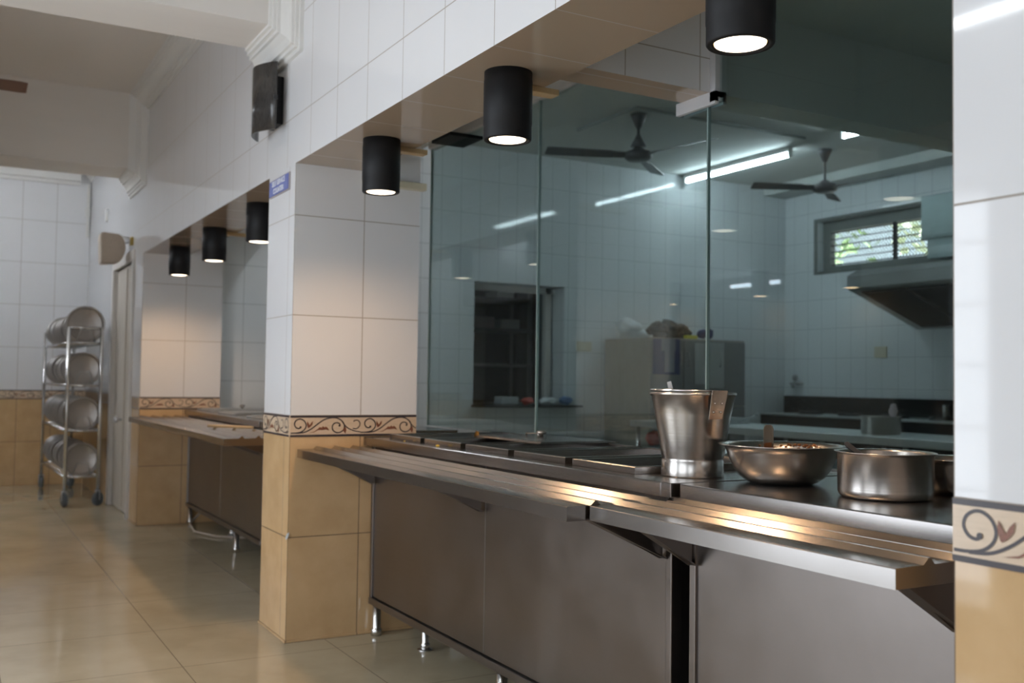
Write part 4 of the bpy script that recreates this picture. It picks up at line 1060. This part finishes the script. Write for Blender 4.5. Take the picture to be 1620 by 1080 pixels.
bm = nb(); blob(bm, (4.76, 8.40, 1.735), 0.13, 0.13, 0.10, 11, 0.3, 3); blob(bm, (4.89, 8.38, 1.69), 0.09, 0.11, 0.055, 12, 0.3, 2); solo('plastic_bag', bm, M['bag'], 'crumpled white plastic bag on top of the steel cabinet', 'bag')
bm = nb()
for k, (x, z, r) in enumerate(((4.86, 1.715, 0.09), (4.96, 1.72, 0.09), (5.07, 1.715, 0.09), (5.16, 1.70, 0.07))): blob(bm, (x, 8.02, z), r, 0.10, 0.075, 20+k, 0.5, 3)
solo('cloth_bundle', bm, M['dark_cloth'], 'dark heap of cloth on top of the steel cabinet', 'bundle')
bm = nb(); box(bm, 5.09, 5.22, 7.84, 7.91, 1.631, 1.668, 0.008); solo('yellow_box', bm, M['yellow'], 'flat yellow box on top of the steel cabinet', 'box')
bm = nb(); blob(bm, (5.36, 7.95, 1.69), 0.05, 0.05, 0.05, 30, 0.3, 2); blob(bm, (5.46, 7.95, 1.70), 0.035, 0.05, 0.055, 31, 0.3, 2); solo('navy_bundle', bm, M['navy'], 'small navy bundle on top of the steel cabinet, right of the glass seam', 'bundle')
# switch plates, tap, can
bm = nb(); box(bm, 4.26, 4.44, YW-0.018, YW, 1.50, 1.60, 0.004); solo('switch_plate', bm, M['cream_plastic'], 'cream switch plate on the kitchen end wall right of the hatch', 'switch')
bm = nb(); box(bm, XW2-0.018, XW2, 7.14, 7.30, 1.48, 1.60, 0.004); solo('switch_plate', bm, M['cream_plastic'], 'cream switch plate on the kitchen wall under the hood', 'switch')
t = thing('water_tap', 'steel wall tap above the black backsplash in the kitchen corner', 'tap', (XW2, 8.35, 1.2))
bm = nb(); tube(bm, [(XW2, 8.36, 1.21), (XW2-0.10, 8.36, 1.21), (XW2-0.15, 8.32, 1.20), (XW2-0.17, 8.30, 1.16)], 0.018, 10); tube(bm, [(XW2-0.05, 8.46, 1.20), (XW2-0.05, 8.28, 1.20)], 0.015, 8); link('spout', bm, M['steel_dull'], t)
bm = nb(); blob(bm, (XW2-0.07, 8.37, 1.27), 0.035, 0.035, 0.04, 4, 0.1, 2); link('tap_handle', bm, M['steel_dull'], t)
bm = nb(); lathe(bm, [(0, 0), (0.034, 0), (0.034, 0.12), (0.04, 0.125), (0.03, 0.128), (0, 0.12)], 6.98, 6.30, 0.885, 20); solo('steel_can', bm, M['steel_pot'], 'small steel can standing at the back of the cooking range', 'can')
# things on the hatch ledge and shelves inside
bm = nb(); blob(bm, (3.90, YW-0.06, 0.992), 0.10, 0.06, 0.035, 41, 0.3, 3); solo('white_cloth', bm, M['bag'], 'folded white cloth on the hatch ledge', 'cloth')
bm = nb(); blob(bm, (4.11, YW-0.05, 0.998), 0.07, 0.06, 0.04, 42, 0.3, 3); solo('blue_packet', bm, M['lightblue'], 'blue packet at the right end of the hatch ledge', 'packet')
bm = nb(); blob(bm, (3.66, YW-0.05, 0.99), 0.06, 0.05, 0.035, 43, 0.3, 3); solo('red_packet', bm, M['red'], 'small red packet on the hatch ledge left of the white cloth', 'packet')
bm = nb(); box(bm, 3.42, 3.62, YW+0.05, YW+0.2, 0.953, 1.03, 0.01); solo('storage_tub', bm, M['paper'], 'low grey tub standing inside the hatch', 'tub')
t = thing('store_shelf', 'dim shelf rack inside the store room behind the hatch', 'shelf', (3.6, 10.2, 0))
for z in (0.9, 1.35, 1.75, 2.1):
    bm = nb(); box(bm, 2.75, 4.55, 9.95, 10.45, z, z+0.03); link('shelf_board', bm, M['steel_dull'], t)
for x in (2.76, 4.5):
    for y in (9.96, 10.4):
        bm = nb(); box(bm, x, x+0.04, y, y+0.04, 0, 2.3); link('post', bm, M['steel_dull'], t)
for k, (x, z, w_, h_, m_) in enumerate(((3.5, 1.78, 0.28, 0.16, 'paper'), (3.85, 1.78, 0.22, 0.13, 'pink'), (4.15, 1.78, 0.25, 0.11, 'bag'), (3.2, 1.38, 0.22, 0.2, 'paper'), (4.1, 2.13, 0.22, 0.08, 'bag'))):
    bm = nb(); box(bm, x, x+w_, 10.0, 10.3, z, z+h_, 0.01)
    solo('storage_box', bm, M[m_], ['grey box on the store shelf seen through the hatch', 'pinkish box beside the grey box on the store shelf', 'white box at the right of the store shelf', 'grey box on the lower store shelf', 'flat white box on the upper store shelf'][k], 'box', group='boxes on the store shelf')
